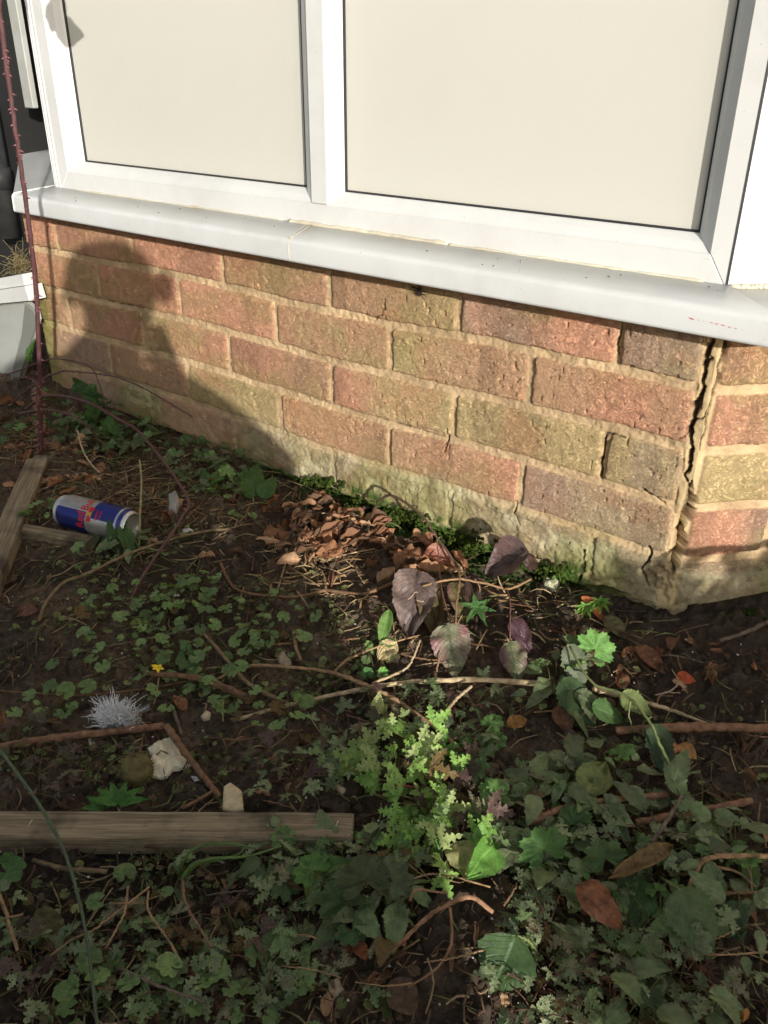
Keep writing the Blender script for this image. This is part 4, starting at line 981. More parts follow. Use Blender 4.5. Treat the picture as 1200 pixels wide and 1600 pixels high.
br = empty('bramble_plant', G(720, 905), 'low bramble with drooping veined purple leaves in front of the wall', 'bramble')
PU = (106, 90, 84); PU2 = (128, 98, 98); GRN = (120, 138, 88)
def hG(px, py, h): return G(px, py, h)
stempart(br, [W(577, 822, -.05), W(586, 794, -.045), W(600, 777, -.045), W(614, 775, -.05), W(640, 790, -.06), W(663, 810, -.07), W(684, 842, -.08), W(700, 863, -.085), W(719, 893, -.09)], .0022, .0016, (92, 72, 58), seed=1, thorns=14, tl=.003)
stempart(br, [hG(712, 975, .045), hG(714, 940, .05), hG(718, 905, .055), hG(716, 888, .055)], .0012, .0012, (150, 116, 84), seed=2)
stempart(br, [hG(660, 916, .05), hG(690, 908, .055), hG(718, 905, .055), hG(760, 912, .05), hG(795, 920, .045), hG(830, 905, .05)], .0014, .0013, (158, 124, 88), seed=3, knob=.3)
stempart(br, [hG(704, 972, .03), hG(690, 920, .05), hG(684, 862, .05), hG(683, 842, .06)], .0009, .0007, (120, 84, 66), seed=4)
stempart(br, [hG(797, 1003, .035), hG(797, 975, .045), hG(797, 940, .05), hG(792, 920, .048)], .0010, .0008, (116, 84, 78), seed=5)
stempart(br, [hG(744, 936, .02), hG(750, 920, .04), hG(742, 905, .055)], .0007, .0006, (168, 136, 100), seed=6)
stempart(br, [hG(703, 962, .012), hG(712, 975, .02), hG(722, 962, .03)], .001, .0006, (158, 124, 88), seed=7)
stempart(br, [hG(680, 1065, .004), hG(684, 1040, .02), hG(690, 1020, .03)], .0012, .001, (140, 108, 78), seed=8)
c0 = CAM-G(700, 950); c0 /= np.linalg.norm(c0)
hv = lambda a, b, c=0: np.array([0, 0, 1.0])*a+c0*b+np.array([-.3, .1, 0])*c
leafpart(br, BRAMB[0], hG(652, 893, .060), hG(640, 992, .020), 58, PU, (140, 120, 110), hint=hv(.5, .8), label='large purple leaf with a pale mine track')
leafpart(br, BRAMB[1], hG(668, 906, .045), hG(684, 1004, .008), 34, (110, 96, 66), (126, 110, 80), hint=hv(.4, .8, 1))
leafpart(br, BRAMB[2], hG(698, 976, .040), hG(714, 1052, .014), 50, (142, 146, 112), (158, 112, 112), hint=hv(.7, .7), label='green centred leaf with pink edges', bias=.05)
leafpart(br, BRAMB[3], hG(826, 862, .075), hG(752, 892, .040), 60, PU, (112, 84, 82), hint=hv(.8, .5), label='broad purple leaf drooping beside the wall')
leafpart(br, BRAMB[4], hG(796, 1003, .035), hG(812, 1066, .012), 33, (136, 142, 104), (120, 84, 88), hint=hv(.5, .8), bias=.0)
leafpart(br, BRAMB[1], hG(800, 968, .035), hG(832, 1022, .014), 25, (92, 66, 70), hint=hv(.4, .7, 1))
leafpart(br, BRAMB[2], hG(820, 862, .07), hG(840, 902, .03), 18, (88, 66, 60), hint=hv(.2, .8, 1))
leafpart(br, BRAMB[0], hG(712, 912, .035), hG(728, 970, .012), 30, (110, 104, 66), (112, 84, 74), hint=hv(.5, .7))
leafpart(br, BRAMB[3], hG(664, 862, .03), hG(712, 880, .02), 30, (146, 92, 72), (170, 110, 84), hint=hv(.8, .4), label='reddish brown leaf lying flat')
leafpart(br, BRAMB[4], hG(735, 900, .04), hG(742, 962, .02), 26, (84, 66, 58), hint=hv(.2, .8, .6))
mb = MB(); zz_ = [(634, 938), (642, 934), (650, 925), (656, 931), (664, 935), (660, 940), (650, 937)]
lv = br.children
# pale mine track sits on the big leaf
Lm = [hG(px, py, .050-.0004*(py-900)) for px, py in zz_]
Lm = [p+c0*.006 for p in Lm]
tube(mb, Lm, .0006, n=30, sides=5, C=lin((205, 176, 150))); o = mb.build('mine_track', M_PALE, [c for c in br.children if c.name.startswith('leaf')][0]); o.location = (0, 0, 0)
single_leaf('half green half tan jagged leaf hanging left of the purple leaves', leaf_pin(.42, 17, 8, .05, 7, .25, .1, .04, 1, sr, .5), (609, 952, .045), (594, 1008, .02), 17, (110, 142, 72), 'torn_leaf', 'leaf', M_LEAF)
single_leaf('ragged tan scrap of leaf below the green one', leaf_pin(.9, 11, 8, .12, 4, .1, .1, .08, .2, sr, .3), (620, 1003, .022), (590, 1030, .012), 26, (196, 176, 130), 'torn_leaf', 'leaf', M_DEAD)

# ------------------------------------------------------------------ tall thorny bramble at the left
bs = empty('tall_bramble', G(64, 712), 'tall thorny dark red bramble rising past the left end of the window sill', 'bramble')
Yb = G(64, 712)[1]
main = [G(64, 716), W(63, 650, Yb), W(61, 560, Yb), W(56, 450, Yb), W(45, 350, Yb-.005), W(30, 240, Yb-.01), W(15, 140, Yb-.01), W(2, 40, Yb-.01), W(-6, -60, Yb-.01)]
Pl = np.array([-1.17, .05, .372])-SD*.46; tail = [main[-1]+np.array([.03, -.01, .10]), (main[-1]+Pl)/2+np.array([0, 0, .14]), Pl+np.array([0, 0, .05])]
stempart(bs, main+tail, .0040, .0022, (92, 60, 60), seed=11, thorns=150, knob=.35, tl=.005)
stempart(bs, [W(66, 720, Yb), W(63, 660, Yb), W(61, 600, Yb)], .0043, .0040, (98, 66, 60), seed=12, thorns=110, knob=.5, tl=.010)
for k, (pp, r) in enumerate([([(-10, 590), (30, 579), (67, 564), (100, 561), (140, 573), (153, 595), (162, 622)], .0016),
     ([(10, 640), (35, 615), (60, 596), (95, 581), (130, 582), (175, 588), (215, 602), (262, 628), (302, 652)], .0019),
     ([(40, 640), (68, 620), (105, 620), (140, 630), (180, 652), (222, 680), (262, 725), (290, 772), (282, 812), (250, 860), (216, 912), (196, 962)], .0030),
     ([(30, 646), (70, 640), (100, 645), (130, 660), (158, 690), (196, 722)], .0022), ([(100, 646), (112, 640), (120, 628)], .0014), ([(20, 700), (45, 702), (62, 712)], .0016), ([(62, 600), (40, 590), (0, 598)], .0012)]):
    n_ = len(pp); P_ = []
    for j, (px, py) in enumerate(pp):
        if k == 2 and j > 5: P_.append(G(px, py, .10*max(0, 1-(j-5)/6)+.004))
        elif k == 3 and j > 3: P_.append(G(px, py, .05-.02*(j-3)))
        else: P_.append(W(px, py, -.10-.02*k if k != 2 else -.13))
    if k == 2: P_ = P_[:6]+P_[7:]
    stempart(bs, P_, r, r*.6, (104, 72, 66), 'side_shoot', seed=20+k, thorns=24 if r > .0018 else 8, tl=.003)
for (a, b, wd, c) in [((150, 600), (140, 650), 34, (72, 104, 56)), ((160, 640), (128, 668), 30, (80, 112, 60)), ((168, 652), (184, 682), 26, (86, 120, 62)), ((60, 640), (20, 662), 30, (70, 98, 56)), ((52, 565), (44, 535), 18, (84, 120, 64)), ((118, 600), (150, 618), 26, (74, 104, 56))]:
    leafpart(bs, BRAMB[1], W(*a, -.07), W(*b, -.09), wd, c, mat=M_LEAF, hint=np.array([.3, -.8, .5]))
# the two leaves at the drooping tip, above the frame
for j in range(3):
    leafpart(bs, BRAMB[j], Pl+np.array([.0, 0, .05-.03*j]), Pl+np.array([.03*(j-1), .01*(j-1), -.015-.02*(j == 1)]), 34, (104, 120, 70), mat=M_LEAF, hint=-SD)

# ------------------------------------------------------------------ named leafy plants
def leafy(label, cat, root_px, leaves, stems, name='leafy_weed', mat=None):
    e = empty(name, G(*root_px), label, cat)
    for (kind, b, t, wmm, c, *rest) in leaves:
        shp = {'n': NETT, 'g': GER, 'b': BRAMB, 'p': PIN, 'i': IVY}[kind][int(RNG.integers(4))]
        leafpart(e, shp, G(*b), G(*t), wmm, c, mat=M_LEAF, hint=rest[0] if rest else None)
    for j, (pts, r) in enumerate(stems): stempart(e, [G(*q) for q in pts], r, r*.7, (112, 122, 74), seed=60+j)
    return e
dk = (84, 98, 70)
leafy('wilting nettle with drooping grey green toothed leaves, right of the purple bramble leaves', 'nettle', (1062, 1240),
      [('n', (888, 1006, .05), (914, 1086, .012), 34, (112, 120, 94), hv(.2, 1)), ('n', (880, 1060, .03), (930, 1150, .008), 42, (78, 100, 62), hv(.5, .8)), ('n', (1020, 1130, .04), (1052, 1220, .012), 34, (66, 84, 56), hv(.5, .8)),
       ('n', (970, 1085, .035), (1020, 1112, .03), 30, (128, 140, 84), hv(.6, .7)), ('n', (925, 1105, .03), (985, 1122, .01), 34, (84, 112, 64)), ('n', (905, 1085, .03), (935, 1135, .01), 12, (110, 122, 84))],
      [([(1062, 1240, .002), (1048, 1200, .03), (1030, 1160, .045), (1008, 1118, .05), (975, 1085, .05), (925, 1066, .045), (890, 1010, .055)], .0018),
       ([(985, 1095, .05), (983, 1120, .035), (992, 1145, .02)], .0009), ([(1018, 1120, .04), (1006, 1130, .03), (1005, 1150, .02)], .0009)], 'nettle')
leafy('bright green lobed leaf standing in the sun near the wall corner', 'weed', (915, 1045), [('g', (918, 1030, .02), (948, 988, .045), 52, (116, 160, 84), np.array([.5, -.6, .7]))], [([(912, 1050, .003), (914, 1040, .012), (920, 1028, .021)], .0012)])
leafy('pale green heart shaped leaf with brown blotches beside dark soil', 'weed', (915, 1240), [('b', (915, 1242, .02), (946, 1184, .035), 36, (132, 142, 84))], [([(905, 1262, .004), (910, 1250, .015), (916, 1240, .021)], .0011)])
leafy('large pointed toothed nettle leaf at the right of the bottom weeds', 'nettle', (1060, 1395), [('n', (1060, 1388, .05), (1118, 1500, .025), 50, (92, 112, 72)), ('n', (1075, 1400, .03), (1060, 1470, .012), 34, (74, 92, 60)), ('n', (1130, 1410, .02), (1165, 1470, .01), 36, (74, 96, 60))], [([(1030, 1370, .005), (1046, 1380, .03), (1062, 1390, .05)], .0016)], 'nettle')
leafy('broad mid green leaf just left of the red brown stick', 'weed', (850, 1355), [('g', (858, 1350, .03), (834, 1292, .05), 50, (92, 130, 70)), ('g', (880, 1300, .02), (925, 1270, .03), 40, (84, 112, 64))], [([(880, 1372, .004), (868, 1362, .02), (858, 1350, .03)], .0013)])
leafy('wide ragged green leaf behind the orange brown dead leaf', 'weed', (960, 1375), [('g', (952, 1360, .02), (936, 1310, .034), 44, (88, 112, 66)), ('p', (1002, 1370, .02), (975, 1455, .012), 40, (84, 116, 66)), ('n', (955, 1256, .03), (990, 1330, .02), 14, (102, 118, 78))], [([(960, 1380, .004), (958, 1370, .012), (953, 1360, .02)], .0012)])
leafy('holed round leaf at the bottom right of the soil mound', 'weed', (790, 1470), [('p', (808, 1462, .03), (770, 1548, .012), 52, (74, 98, 58))], [([(840, 1490, .01), (826, 1470, .026), (808, 1462, .03)], .0014)])
SUNH = -SD*.9+np.array([0, 0, .55])
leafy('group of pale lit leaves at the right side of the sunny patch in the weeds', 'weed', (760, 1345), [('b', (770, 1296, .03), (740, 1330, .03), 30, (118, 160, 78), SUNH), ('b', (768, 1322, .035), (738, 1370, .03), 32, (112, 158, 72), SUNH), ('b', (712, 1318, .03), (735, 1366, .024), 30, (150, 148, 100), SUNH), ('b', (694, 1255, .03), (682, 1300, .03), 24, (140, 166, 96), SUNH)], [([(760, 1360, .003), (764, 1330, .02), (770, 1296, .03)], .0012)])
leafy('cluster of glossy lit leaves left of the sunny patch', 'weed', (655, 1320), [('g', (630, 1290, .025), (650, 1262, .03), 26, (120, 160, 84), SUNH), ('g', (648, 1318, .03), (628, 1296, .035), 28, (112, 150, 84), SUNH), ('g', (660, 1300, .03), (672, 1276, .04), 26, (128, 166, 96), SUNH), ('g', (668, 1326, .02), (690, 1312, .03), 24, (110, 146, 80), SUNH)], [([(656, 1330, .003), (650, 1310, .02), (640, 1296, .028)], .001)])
leafy('pair of heart shaped leaves at the left edge below the batten', 'weed', (12, 1360), [('i', (-4, 1356, .02), (34, 1376, .025), 34, (86, 122, 62)), ('i', (10, 1352, .02), (20, 1332, .025), 18, (80, 112, 58))], [([(-10, 1350, .004), (-6, 1352, .012), (-2, 1356, .02)], .0012)])
leafy('three lobed yellow green leaf below the right end of the batten', 'weed', (495, 1380), [('g', (500, 1372, .03), (470, 1340, .035), 40, (96, 132, 66)), ('n', (490, 1360, .03), (488, 1420, .02), 20, (128, 138, 62)), ('n', (500, 1352, .03), (548, 1345, .035), 18, (96, 128, 64))], [([(505, 1400, .004), (503, 1385, .02), (500, 1372, .03)], .0012)])
leafy('large dull grey green leaves crowding below the sunny patch', 'weed', (570, 1400), [('g', (575, 1400, .035), (560, 1335, .05), 56, (88, 98, 66)), ('g', (600, 1390, .03), (636, 1346, .04), 44, (94, 104, 74)), ('g', (550, 1430, .03), (510, 1380, .035), 46, (82, 104, 62)), ('g', (545, 1440, .03), (555, 1480, .02), 30, (76, 104, 60))], [([(575, 1430, .004), (572, 1415, .02), (574, 1400, .034)], .0014)])
leafy('lacy green leaf with cut edge standing by the shaded foot of the wall', 'weed', (400, 775), [('n', (392, 778, .01), (398, 714, .05), 48, (84, 120, 60), hv(.1, 1)), ('n', (408, 778, .01), (430, 742, .035), 36, (76, 108, 56), hv(.1, 1)), ('n', (330, 762, .01), (310, 728, .03), 24, (88, 122, 64), hv(.2, 1))], [([(398, 790, .002), (396, 780, .012), (396, 760, .02)], .0014)])
leafy('drooping toothed leaves over the base of the drink can', 'weed', (205, 860), [('n', (190, 806, .045), (168, 842, .03), 34, (70, 98, 50)), ('n', (190, 815, .04), (210, 880, .006), 26, (78, 108, 58)), ('n', (160, 840, .02), (205, 866, .01), 26, (76, 92, 56)), ('n', (150, 832, .015), (140, 856, .01), 20, (92, 98, 70))], [([(218, 860, .004), (205, 830, .03), (190, 808, .046)], .0012)])
leafy('small star leaved plant in the shade behind the purple leaves', 'weed', (745, 950), [('n', (745, 950, .02), (720, 940, .03), 9, (84, 124, 66)), ('n', (745, 950, .02), (740, 925, .035), 9, (84, 124, 66)), ('n', (745, 950, .02), (768, 932, .03), 9, (84, 124, 66)), ('n', (745, 950, .02), (775, 952, .025), 9, (84, 124, 66)), ('n', (745, 950, .02), (760, 972, .02), 9, (84, 124, 66)), ('n', (745, 950, .02), (730, 968, .02), 9, (84, 124, 66))], [([(748, 958, .002), (746, 950, .02)], .0009)])
leafy('small bright whorled plant lit at the foot of the wall', 'weed', (935, 950), [('p', (938, 942, .02), (938+18*math.cos(a), 942+12*math.sin(a), .03), 6, (130, 170, 80)) for a in np.linspace(0, 5.6, 8)]+[('p', (915, 950, .02), (915+16*math.cos(a), 950+11*math.sin(a), .028), 6, (130, 170, 80)) for a in np.linspace(.3, 5.9, 8)], [([(938, 955, .002), (938, 942, .02)], .0009)])
leafy('small bright whorled plant at the mossy foot of the wall, left of the other', 'weed', (876, 895), [('p', (876, 892, .02), (876+15*math.cos(a), 892+11*math.sin(a), .028), 5, (134, 172, 84)) for a in np.linspace(0, 5.6, 8)], [([(876, 900, .002), (876, 892, .02)], .0009)])
leafy('fresh green star leaved plant behind the long batten', 'weed', (185, 1262), [('n', (185, 1255, .015), (185+42*math.cos(a), 1250+30*math.sin(a), .03), 12, (92, 138, 62)) for a in np.linspace(3.3, 6.1, 6)]+[('n', (165, 1262, .012), (165+34*math.cos(a), 1256+24*math.sin(a), .025), 11, (84, 126, 58)) for a in np.linspace(3.0, 5.2, 4)], [([(185, 1264, .002), (185, 1255, .015)], .0012)])
leafy('two small glossy round leaves below the bleached scrap of leaf', 'weed', (585, 1052), [('i', (575, 1060, .01), (572, 1042, .018), 16, (92, 140, 74)), ('i', (596, 1056, .012), (602, 1042, .02), 13, (124, 176, 84))], [([(585, 1062, .002), (580, 1060, .01)], .0009)])
leafy('glossy leaf pair in the dark soil above the stout curved stick', 'weed', (296, 1045), [('i', (290, 1022, .014), (300, 1052, .02), 30, (84, 116, 64)), ('i', (292, 1018, .016), (288, 1000, .026), 14, (104, 138, 84))], [([(292, 1030, .002), (291, 1022, .014)], .0009)])
leafy('yellow green pair of pointed leaves by the dark bramble shoot', 'weed', (222, 966), [('p', (222, 968, .015), (204, 974, .018), 11, (120, 142, 72)), ('p', (222, 966, .015), (232, 978, .012), 8, (128, 150, 80))], [([(224, 972, .002), (222, 966, .015)], .0009)])
leafy('single round yellow green leaf in the feathery weeds left of the sunny patch', 'weed', (545, 1200), [('i', (548, 1210, .02), (542, 1184, .03), 20, (124, 136, 64))], [([(556, 1215, .003), (548, 1210, .02)], .0009)])
leafy('small cream tipped feathery leaf lit above the sunny patch', 'weed', (590, 1105), [('n', (588, 1116, .02), (592, 1084, .045), 18, (186, 190, 130)), ('n', (596, 1116, .02), (604, 1100, .03), 10, (170, 178, 116))], [([(590, 1122, .003), (588, 1114, .02)], .0009)])

# feathery herbs; the sun greens are brightened, sunlight put into the colour
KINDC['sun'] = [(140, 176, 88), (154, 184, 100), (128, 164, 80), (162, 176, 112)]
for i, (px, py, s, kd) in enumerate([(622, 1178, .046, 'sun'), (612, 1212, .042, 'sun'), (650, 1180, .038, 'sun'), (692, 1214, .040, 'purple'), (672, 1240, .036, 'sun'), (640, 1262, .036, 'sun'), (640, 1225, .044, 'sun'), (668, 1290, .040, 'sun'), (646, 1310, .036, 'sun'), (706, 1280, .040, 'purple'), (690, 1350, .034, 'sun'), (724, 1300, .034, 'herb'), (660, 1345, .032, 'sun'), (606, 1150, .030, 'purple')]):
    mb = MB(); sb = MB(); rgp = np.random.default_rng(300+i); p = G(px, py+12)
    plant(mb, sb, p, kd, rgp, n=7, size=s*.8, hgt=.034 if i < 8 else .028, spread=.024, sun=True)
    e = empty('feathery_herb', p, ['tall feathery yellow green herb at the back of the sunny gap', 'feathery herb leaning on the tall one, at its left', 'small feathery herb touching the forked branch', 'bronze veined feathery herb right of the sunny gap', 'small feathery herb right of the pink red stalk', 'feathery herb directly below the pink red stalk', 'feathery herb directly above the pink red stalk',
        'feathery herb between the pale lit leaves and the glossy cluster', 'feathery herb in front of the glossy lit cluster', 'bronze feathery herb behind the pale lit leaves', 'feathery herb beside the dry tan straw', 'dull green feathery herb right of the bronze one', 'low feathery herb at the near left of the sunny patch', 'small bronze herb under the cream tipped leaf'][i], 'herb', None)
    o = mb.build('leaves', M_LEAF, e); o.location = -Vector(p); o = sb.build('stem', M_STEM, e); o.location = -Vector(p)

# ------------------------------------------------------------------ the drink can
def make_can():
    A = G(95, 795, .026); B = G(211, 824, .026)
    ax = (B-A); Lc = .134; ax /= np.linalg.norm(ax); A = (A+B)/2-ax*Lc/2
    up = np.array([0, 0, 1.0]); up -= ax*(up@ax); up /= np.linalg.norm(up); sd = np.cross(ax, up)      # sd points to the camera side
    if sd@(CAM-A) < 0: sd = -sd
    R = .0265; NT_, NX = 120, 150
    blue = lin((38, 52, 128)); silver = lin((176, 172, 164)); dkb = lin((26, 34, 92))
    xs = [0, .0008, .0018, .0030, .0042, .006, .009, .014]; rr = [.0222, .0232, .0234, .0230, .0224, .0232, .0250, .0265]
    xs += list(np.linspace(.016, .118, NX)); rr += [R]*NX
    xs += [.120, .1235, .126, .128, .1295, .1312, .1325, .1335, .1340]; rr += [.0264, .0258, .0248, .0238, .0230, .0226, .0222, .0214, .0206]
    xs = np.array(xs); rr = np.array(rr); th = np.linspace(0, 2*math.pi, NT_, endpoint=False)
    # theta = 0 faces up, increases towards the camera side; emblem centre sits at theta 55 deg
    TH, XX = np.meshgrid(th, xs); RR = rr[:, None]+0*TH
    dent = .0022*np.exp(-(((XX-.085)/.018)**2+((TH-.7)/.5)**2)); RR = RR-dent
    P = A+XX[..., None]*ax+RR[..., None]*(np.cos(TH)[..., None]*up+np.sin(TH)[..., None]*sd)
    tc, xc = math.radians(48), .070
    def wrapd(a): return (a+math.pi) % (2*math.pi)-math.pi
    d = wrapd(TH-tc); quad = np.floor((wrapd(TH-tc)+math.pi)/(math.pi/1.0)).astype(int)
    hw_ = .0045+.006*np.clip(np.abs(d), 0, 1.2)
    left = XX < xc
    seam = np.abs(XX-xc) < (.0035+.010*np.clip(1.0-np.abs(d)/1.2, 0, 1)*0+.0)
    blue_mask = np.where(left, d > -.10, d < .28+.5*(XX-xc)/.05*0)
    # each quadrant narrows towards the emblem
    C = np.where(blue_mask[..., None], blue, silver)
    ln = (np.abs(np.where(left, d+.10, d-.28)) < .035); C = np.where(ln[..., None], lin((205, 202, 196)), C)
    C = np.where((np.abs(XX-xc) < .0048)[..., None], silver, C)
    band = (XX > .1215) & (XX < .1290); C = np.where(band[..., None], blue, C)
    C = np.where((XX > .1190)[..., None] & (XX <= .1215)[..., None], lin((214, 212, 206)), C)
    C = np.where((XX > .1290)[..., None], lin((232, 231, 226)), C); C = np.where((XX < .0062)[..., None], lin((206, 205, 200)), C)
    q = NT('can_print'); a = q.attr('Col').outputs['Color']; n1 = q.ramp(q.noise(90, 4), .5, .8)
    cc = q.mix(q.math('MULTIPLY', n1, .45), a, g4((86, 74, 58))); cc = q.mix(q.math('MULTIPLY', q.ramp(q.noise(600, 3), .62, .7), .5), cc, g4((96, 82, 62)))
    mcan = q.done(q.pbsdf(cc, .34, q.bump(q.noise(60, 3), .15, .001), Metallic=.45, Specular_IOR_Level=.6))
    e = empty('drink_can', A+ax*Lc/2-np.array([0, 0, .026]), 'slim blue and silver drink can with red lettering lying on its side', 'drink can')
    mb = MB(); mb.add(P.reshape(-1, 3), grid_faces(len(xs), NT_, True)[:, ::-1], C.reshape(-1, 3)); o = mb.build('can_body', mcan, e); o.location = -Vector(e.location)
    # domed base at the right end, lid at the left end
    for nm, x0, sgn, rad, prof in (('can_base', .1340, 1, .0206, [(1, 0), (.93, -.0008), (.86, -.003), (.7, -.0060), (.45, -.0082), (.2, -.0092), (.02, -.0095)]), ('can_lid', 0.0, -1, .0222, [(1, 0), (.95, -.0006), (.91, -.0030), (.86, -.0032), (.8, -.0018), (.4, -.0018), (.02, -.0018)])):
        mb = MB(); V = []
        for k, dz in prof:
            for t in th[::2]: V.append(A+ax*(x0+sgn*dz)+rad*k*(math.cos(t)*up+math.sin(t)*sd))
        F = list(grid_faces(len(prof), NT_//2, True)); F.append(np.arange(NT_//2)+(len(prof)-1)*NT_//2)
        if sgn > 0: F = [f[::-1] for f in F]
        mb.add(np.array(V), F, lin((178, 174, 162))); o = mb.build(nm, mcan, e); o.location = -Vector(e.location)
        if sgn < 0:
            tb = MB(); V = []
            for t in np.linspace(0, 6.283, 25)[:-1]: V.append(A+ax*(-.0002)+(.0085*math.cos(t)+.004)*up+.0075*math.sin(t)*sd)
            tube(tb, V+[V[0]], .0011, n=40, sides=6, C=lin((170, 166, 158)), smoothp=False); tb.build('ring_pull', mcan, o)
    # lettering: up of the letters points to the lid (left), reading runs from below to above
    red = lin((206, 42, 44)); q = NT('can_red'); mred = q.done(q.pbsdf(q.attr('Col').outputs['Color'], .4, Metallic=.1))
    def on_can(x, t, off): return A+ax*x+(R+off-.0022*math.exp(-(((x-.085)/.018)**2+((t-.7)/.5)**2)))*(math.cos(t)*up+math.sin(t)*sd)
    def word(txt, x_base, t_start, size, name):
        cu = bpy.data.curves.new('t', 'FONT'); cu.body = txt; cu.size = size; cu.offset = size*.022; cu.resolution_u = 4; cu.space_character = 1.02
        to = bpy.data.objects.new('t', cu); col.objects.link(to); bpy.context.view_layer.update()
        me = bpy.data.meshes.new_from_object(to.evaluated_get(bpy.context.evaluated_depsgraph_get())); bpy.data.objects.remove(to)
        import bmesh
        bm = bmesh.new(); bm.from_mesh(me); bmesh.ops.triangulate(bm, faces=bm.faces[:])
        for _ in range(2):
            ed = [e_ for e_ in bm.edges if e_.calc_length() > size*.14]
            if ed: bmesh.ops.subdivide_edges(bm, edges=ed, cuts=2); bmesh.ops.triangulate(bm, faces=bm.faces[:])
        V = np.array([v.co[:] for v in bm.verts]); F = [[v.index for v in f.verts] for f in bm.faces]; bm.free()
        P = np.array([on_can(x_base-y*1.15, t_start-x/R, .00022) for x, y, z in V])
        mb = MB(); mb.add(P, F, red); o = mb.build(name, mred, e); o.location = -Vector(e.location); return V[:, 0].max()
    word('Red', .0625, math.radians(103), .0165, 'lettering'); word('Bull', .0655, math.radians(41), .0155, 'lettering')
    # round yellow sun with a charging animal shape on each side
    mb = MB(); t_ = np.linspace(0, 6.283, 25)[:-1]; disc = [(xc+.0045*math.cos(k), tc+.0045*math.sin(k)/R) for k in t_]
    mb.add(np.array([on_can(xc, tc, .00026)]+[on_can(a_, b_, .00024) for a_, b_ in disc]), [[0, 1+k, 1+(k+1) % 24] for k in range(24)], lin((214, 160, 48))); o = mb.build('emblem', mred, e); o.location = -Vector(e.location)
    bull = [(0, 0), (.10, .22), (.30, .30), (.45, .46), (.70, .50), (.98, .38), (1.0, .22), (.90, .12), (.96, -.06), (.84, -.30), (.74, -.28), (.76, -.08), (.52, -.10), (.36, -.34), (.26, -.32), (.30, -.10), (.12, -.12)]
    for sgn in (1, -1):
        mb = MB(); pl = [on_can(xc-.0+yy*.0125, tc+sgn*(.08+xx_*.40), .00030) for xx_, yy in bull]; c_b = on_can(xc+.001, tc+sgn*.28, .00034)
        mb.add(np.array([c_b]+pl), [[0, 1+k, 1+(k+1) % len(pl)] for k in range(len(pl))], red); o = mb.build('emblem', mred, e); o.location = -Vector(e.location)
    word('ENERGY', .085, math.radians(66), .0048, 'small_lettering'); word('DRINK', .092, math.radians(60), .0048, 'small_lettering')
make_can()

# ------------------------------------------------------------------ rubbish and oddments
def slab(name, label, cat, outline, thick, c, mat=M_PALE, amp=.4, h=.004, seed=1, group=None, smooth=True):
    """irregular lump: outline in plan, domed and broken up in relief"""
    P = np.array([G(px, py, h) for px, py in outline]); cen = P.mean(0); n = 56
    cum = np.r_[0, np.cumsum(np.linalg.norm(np.diff(np.vstack([P, P[:1]]), axis=0), axis=1))]; s = np.linspace(0, cum[-1], n, endpoint=False)
    Q = np.stack([np.interp(s, cum, np.r_[P[:, k], P[0, k]]) for k in range(3)], -1)
    V = []; rings = [(1.0, -.3), (1.02, .2), (.97, .55), (.85, .8), (.66, .95), (.45, 1.0), (.22, 1.0)]
    for k, hh in rings:
        p = cen+(Q-cen)*k; r = .45+(fbm(p[:, 0]*170, p[:, 1]*170, seed, 4)-.45)*min(1, k*1.8)
        p = p+np.stack([0*r, 0*r, thick*(hh*(1-amp)+amp*1.6*(r-.2)*(hh > 0))], -1)
        V.append(p)
    V = np.concatenate(V+[[V[-1].mean(0)]]); F = list(grid_faces(len(rings), n, True)); e = len(V)-1
    F += [np.array([e, (len(rings)-1)*n+k, (len(rings)-1)*n+(k+1) % n]) for k in range(n)]
    mb = MB(); mb.add(V, [f[::-1] for f in F], lin(c)*(1+.25*(fbm(V[:, 0]*150, V[:, 1]*150, 5, 2)[:, None]-.5)))
    return tag(mb.build(name, mat, smooth=smooth, loc=cen), label, cat, group)
slab('foam_lump', 'cream star shaped lump of hardened foam on the dark soil', 'foam', [(232, 1176), (240, 1172), (248, 1160), (260, 1159), (274, 1164), (280, 1176), (284, 1186), (298, 1185), (298, 1197), (284, 1204), (270, 1205), (262, 1216), (250, 1218), (234, 1214), (240, 1203), (233, 1196), (240, 1188)], .013, (244, 232, 196), amp=.8, seed=3)
slab('plaster_scrap', 'flat cream scrap standing against the back edge of the batten', 'scrap', [(350, 1230), (360, 1224), (368, 1230), (378, 1238), (381, 1268), (366, 1270), (348, 1266)], .004, (214, 194, 152), amp=.2, seed=4, h=.012)
slab('foam_crumb', 'small cream crumb of foam below the stout curved stick', 'foam', [(314, 1122), (322, 1112), (330, 1117), (328, 1124), (318, 1126)], .006, (224, 206, 166), seed=5)
slab('foam_crumb', 'pale grey flake under the red brown rod, left of the foam lump', 'foam', [(138, 1157), (148, 1155), (150, 1168), (140, 1170)], .005, (190, 184, 160), seed=6)
slab('white_flake', 'small white flake right below the foam lump', 'flake', [(298, 1213), (306, 1214), (313, 1219), (304, 1222)], .002, (226, 224, 220), seed=7)
slab('white_flake', 'white flake on the soil right of the bramble shoot', 'flake', [(264, 924), (270, 926), (282, 931), (272, 933)], .002, (220, 218, 212), seed=8)
slab('white_flake', 'white torn scrap on the soil right of the can', 'flake', [(284, 828), (296, 826), (304, 830), (296, 836), (286, 833)], .003, (226, 222, 218), seed=9)
slab('white_crumb', 'speckled white crumb of render below the right stick of the pair', 'crumb', [(1122, 1270), (1130, 1267), (1133, 1280), (1145, 1290), (1140, 1296), (1126, 1288)], .006, (196, 194, 176), seed=10)
slab('pale_chip', 'pale chip of stone in the weeds between batten and foam', 'chip', [(492, 1196), (504, 1190), (520, 1196), (512, 1204), (498, 1204)], .005, (200, 180, 150), seed=11)
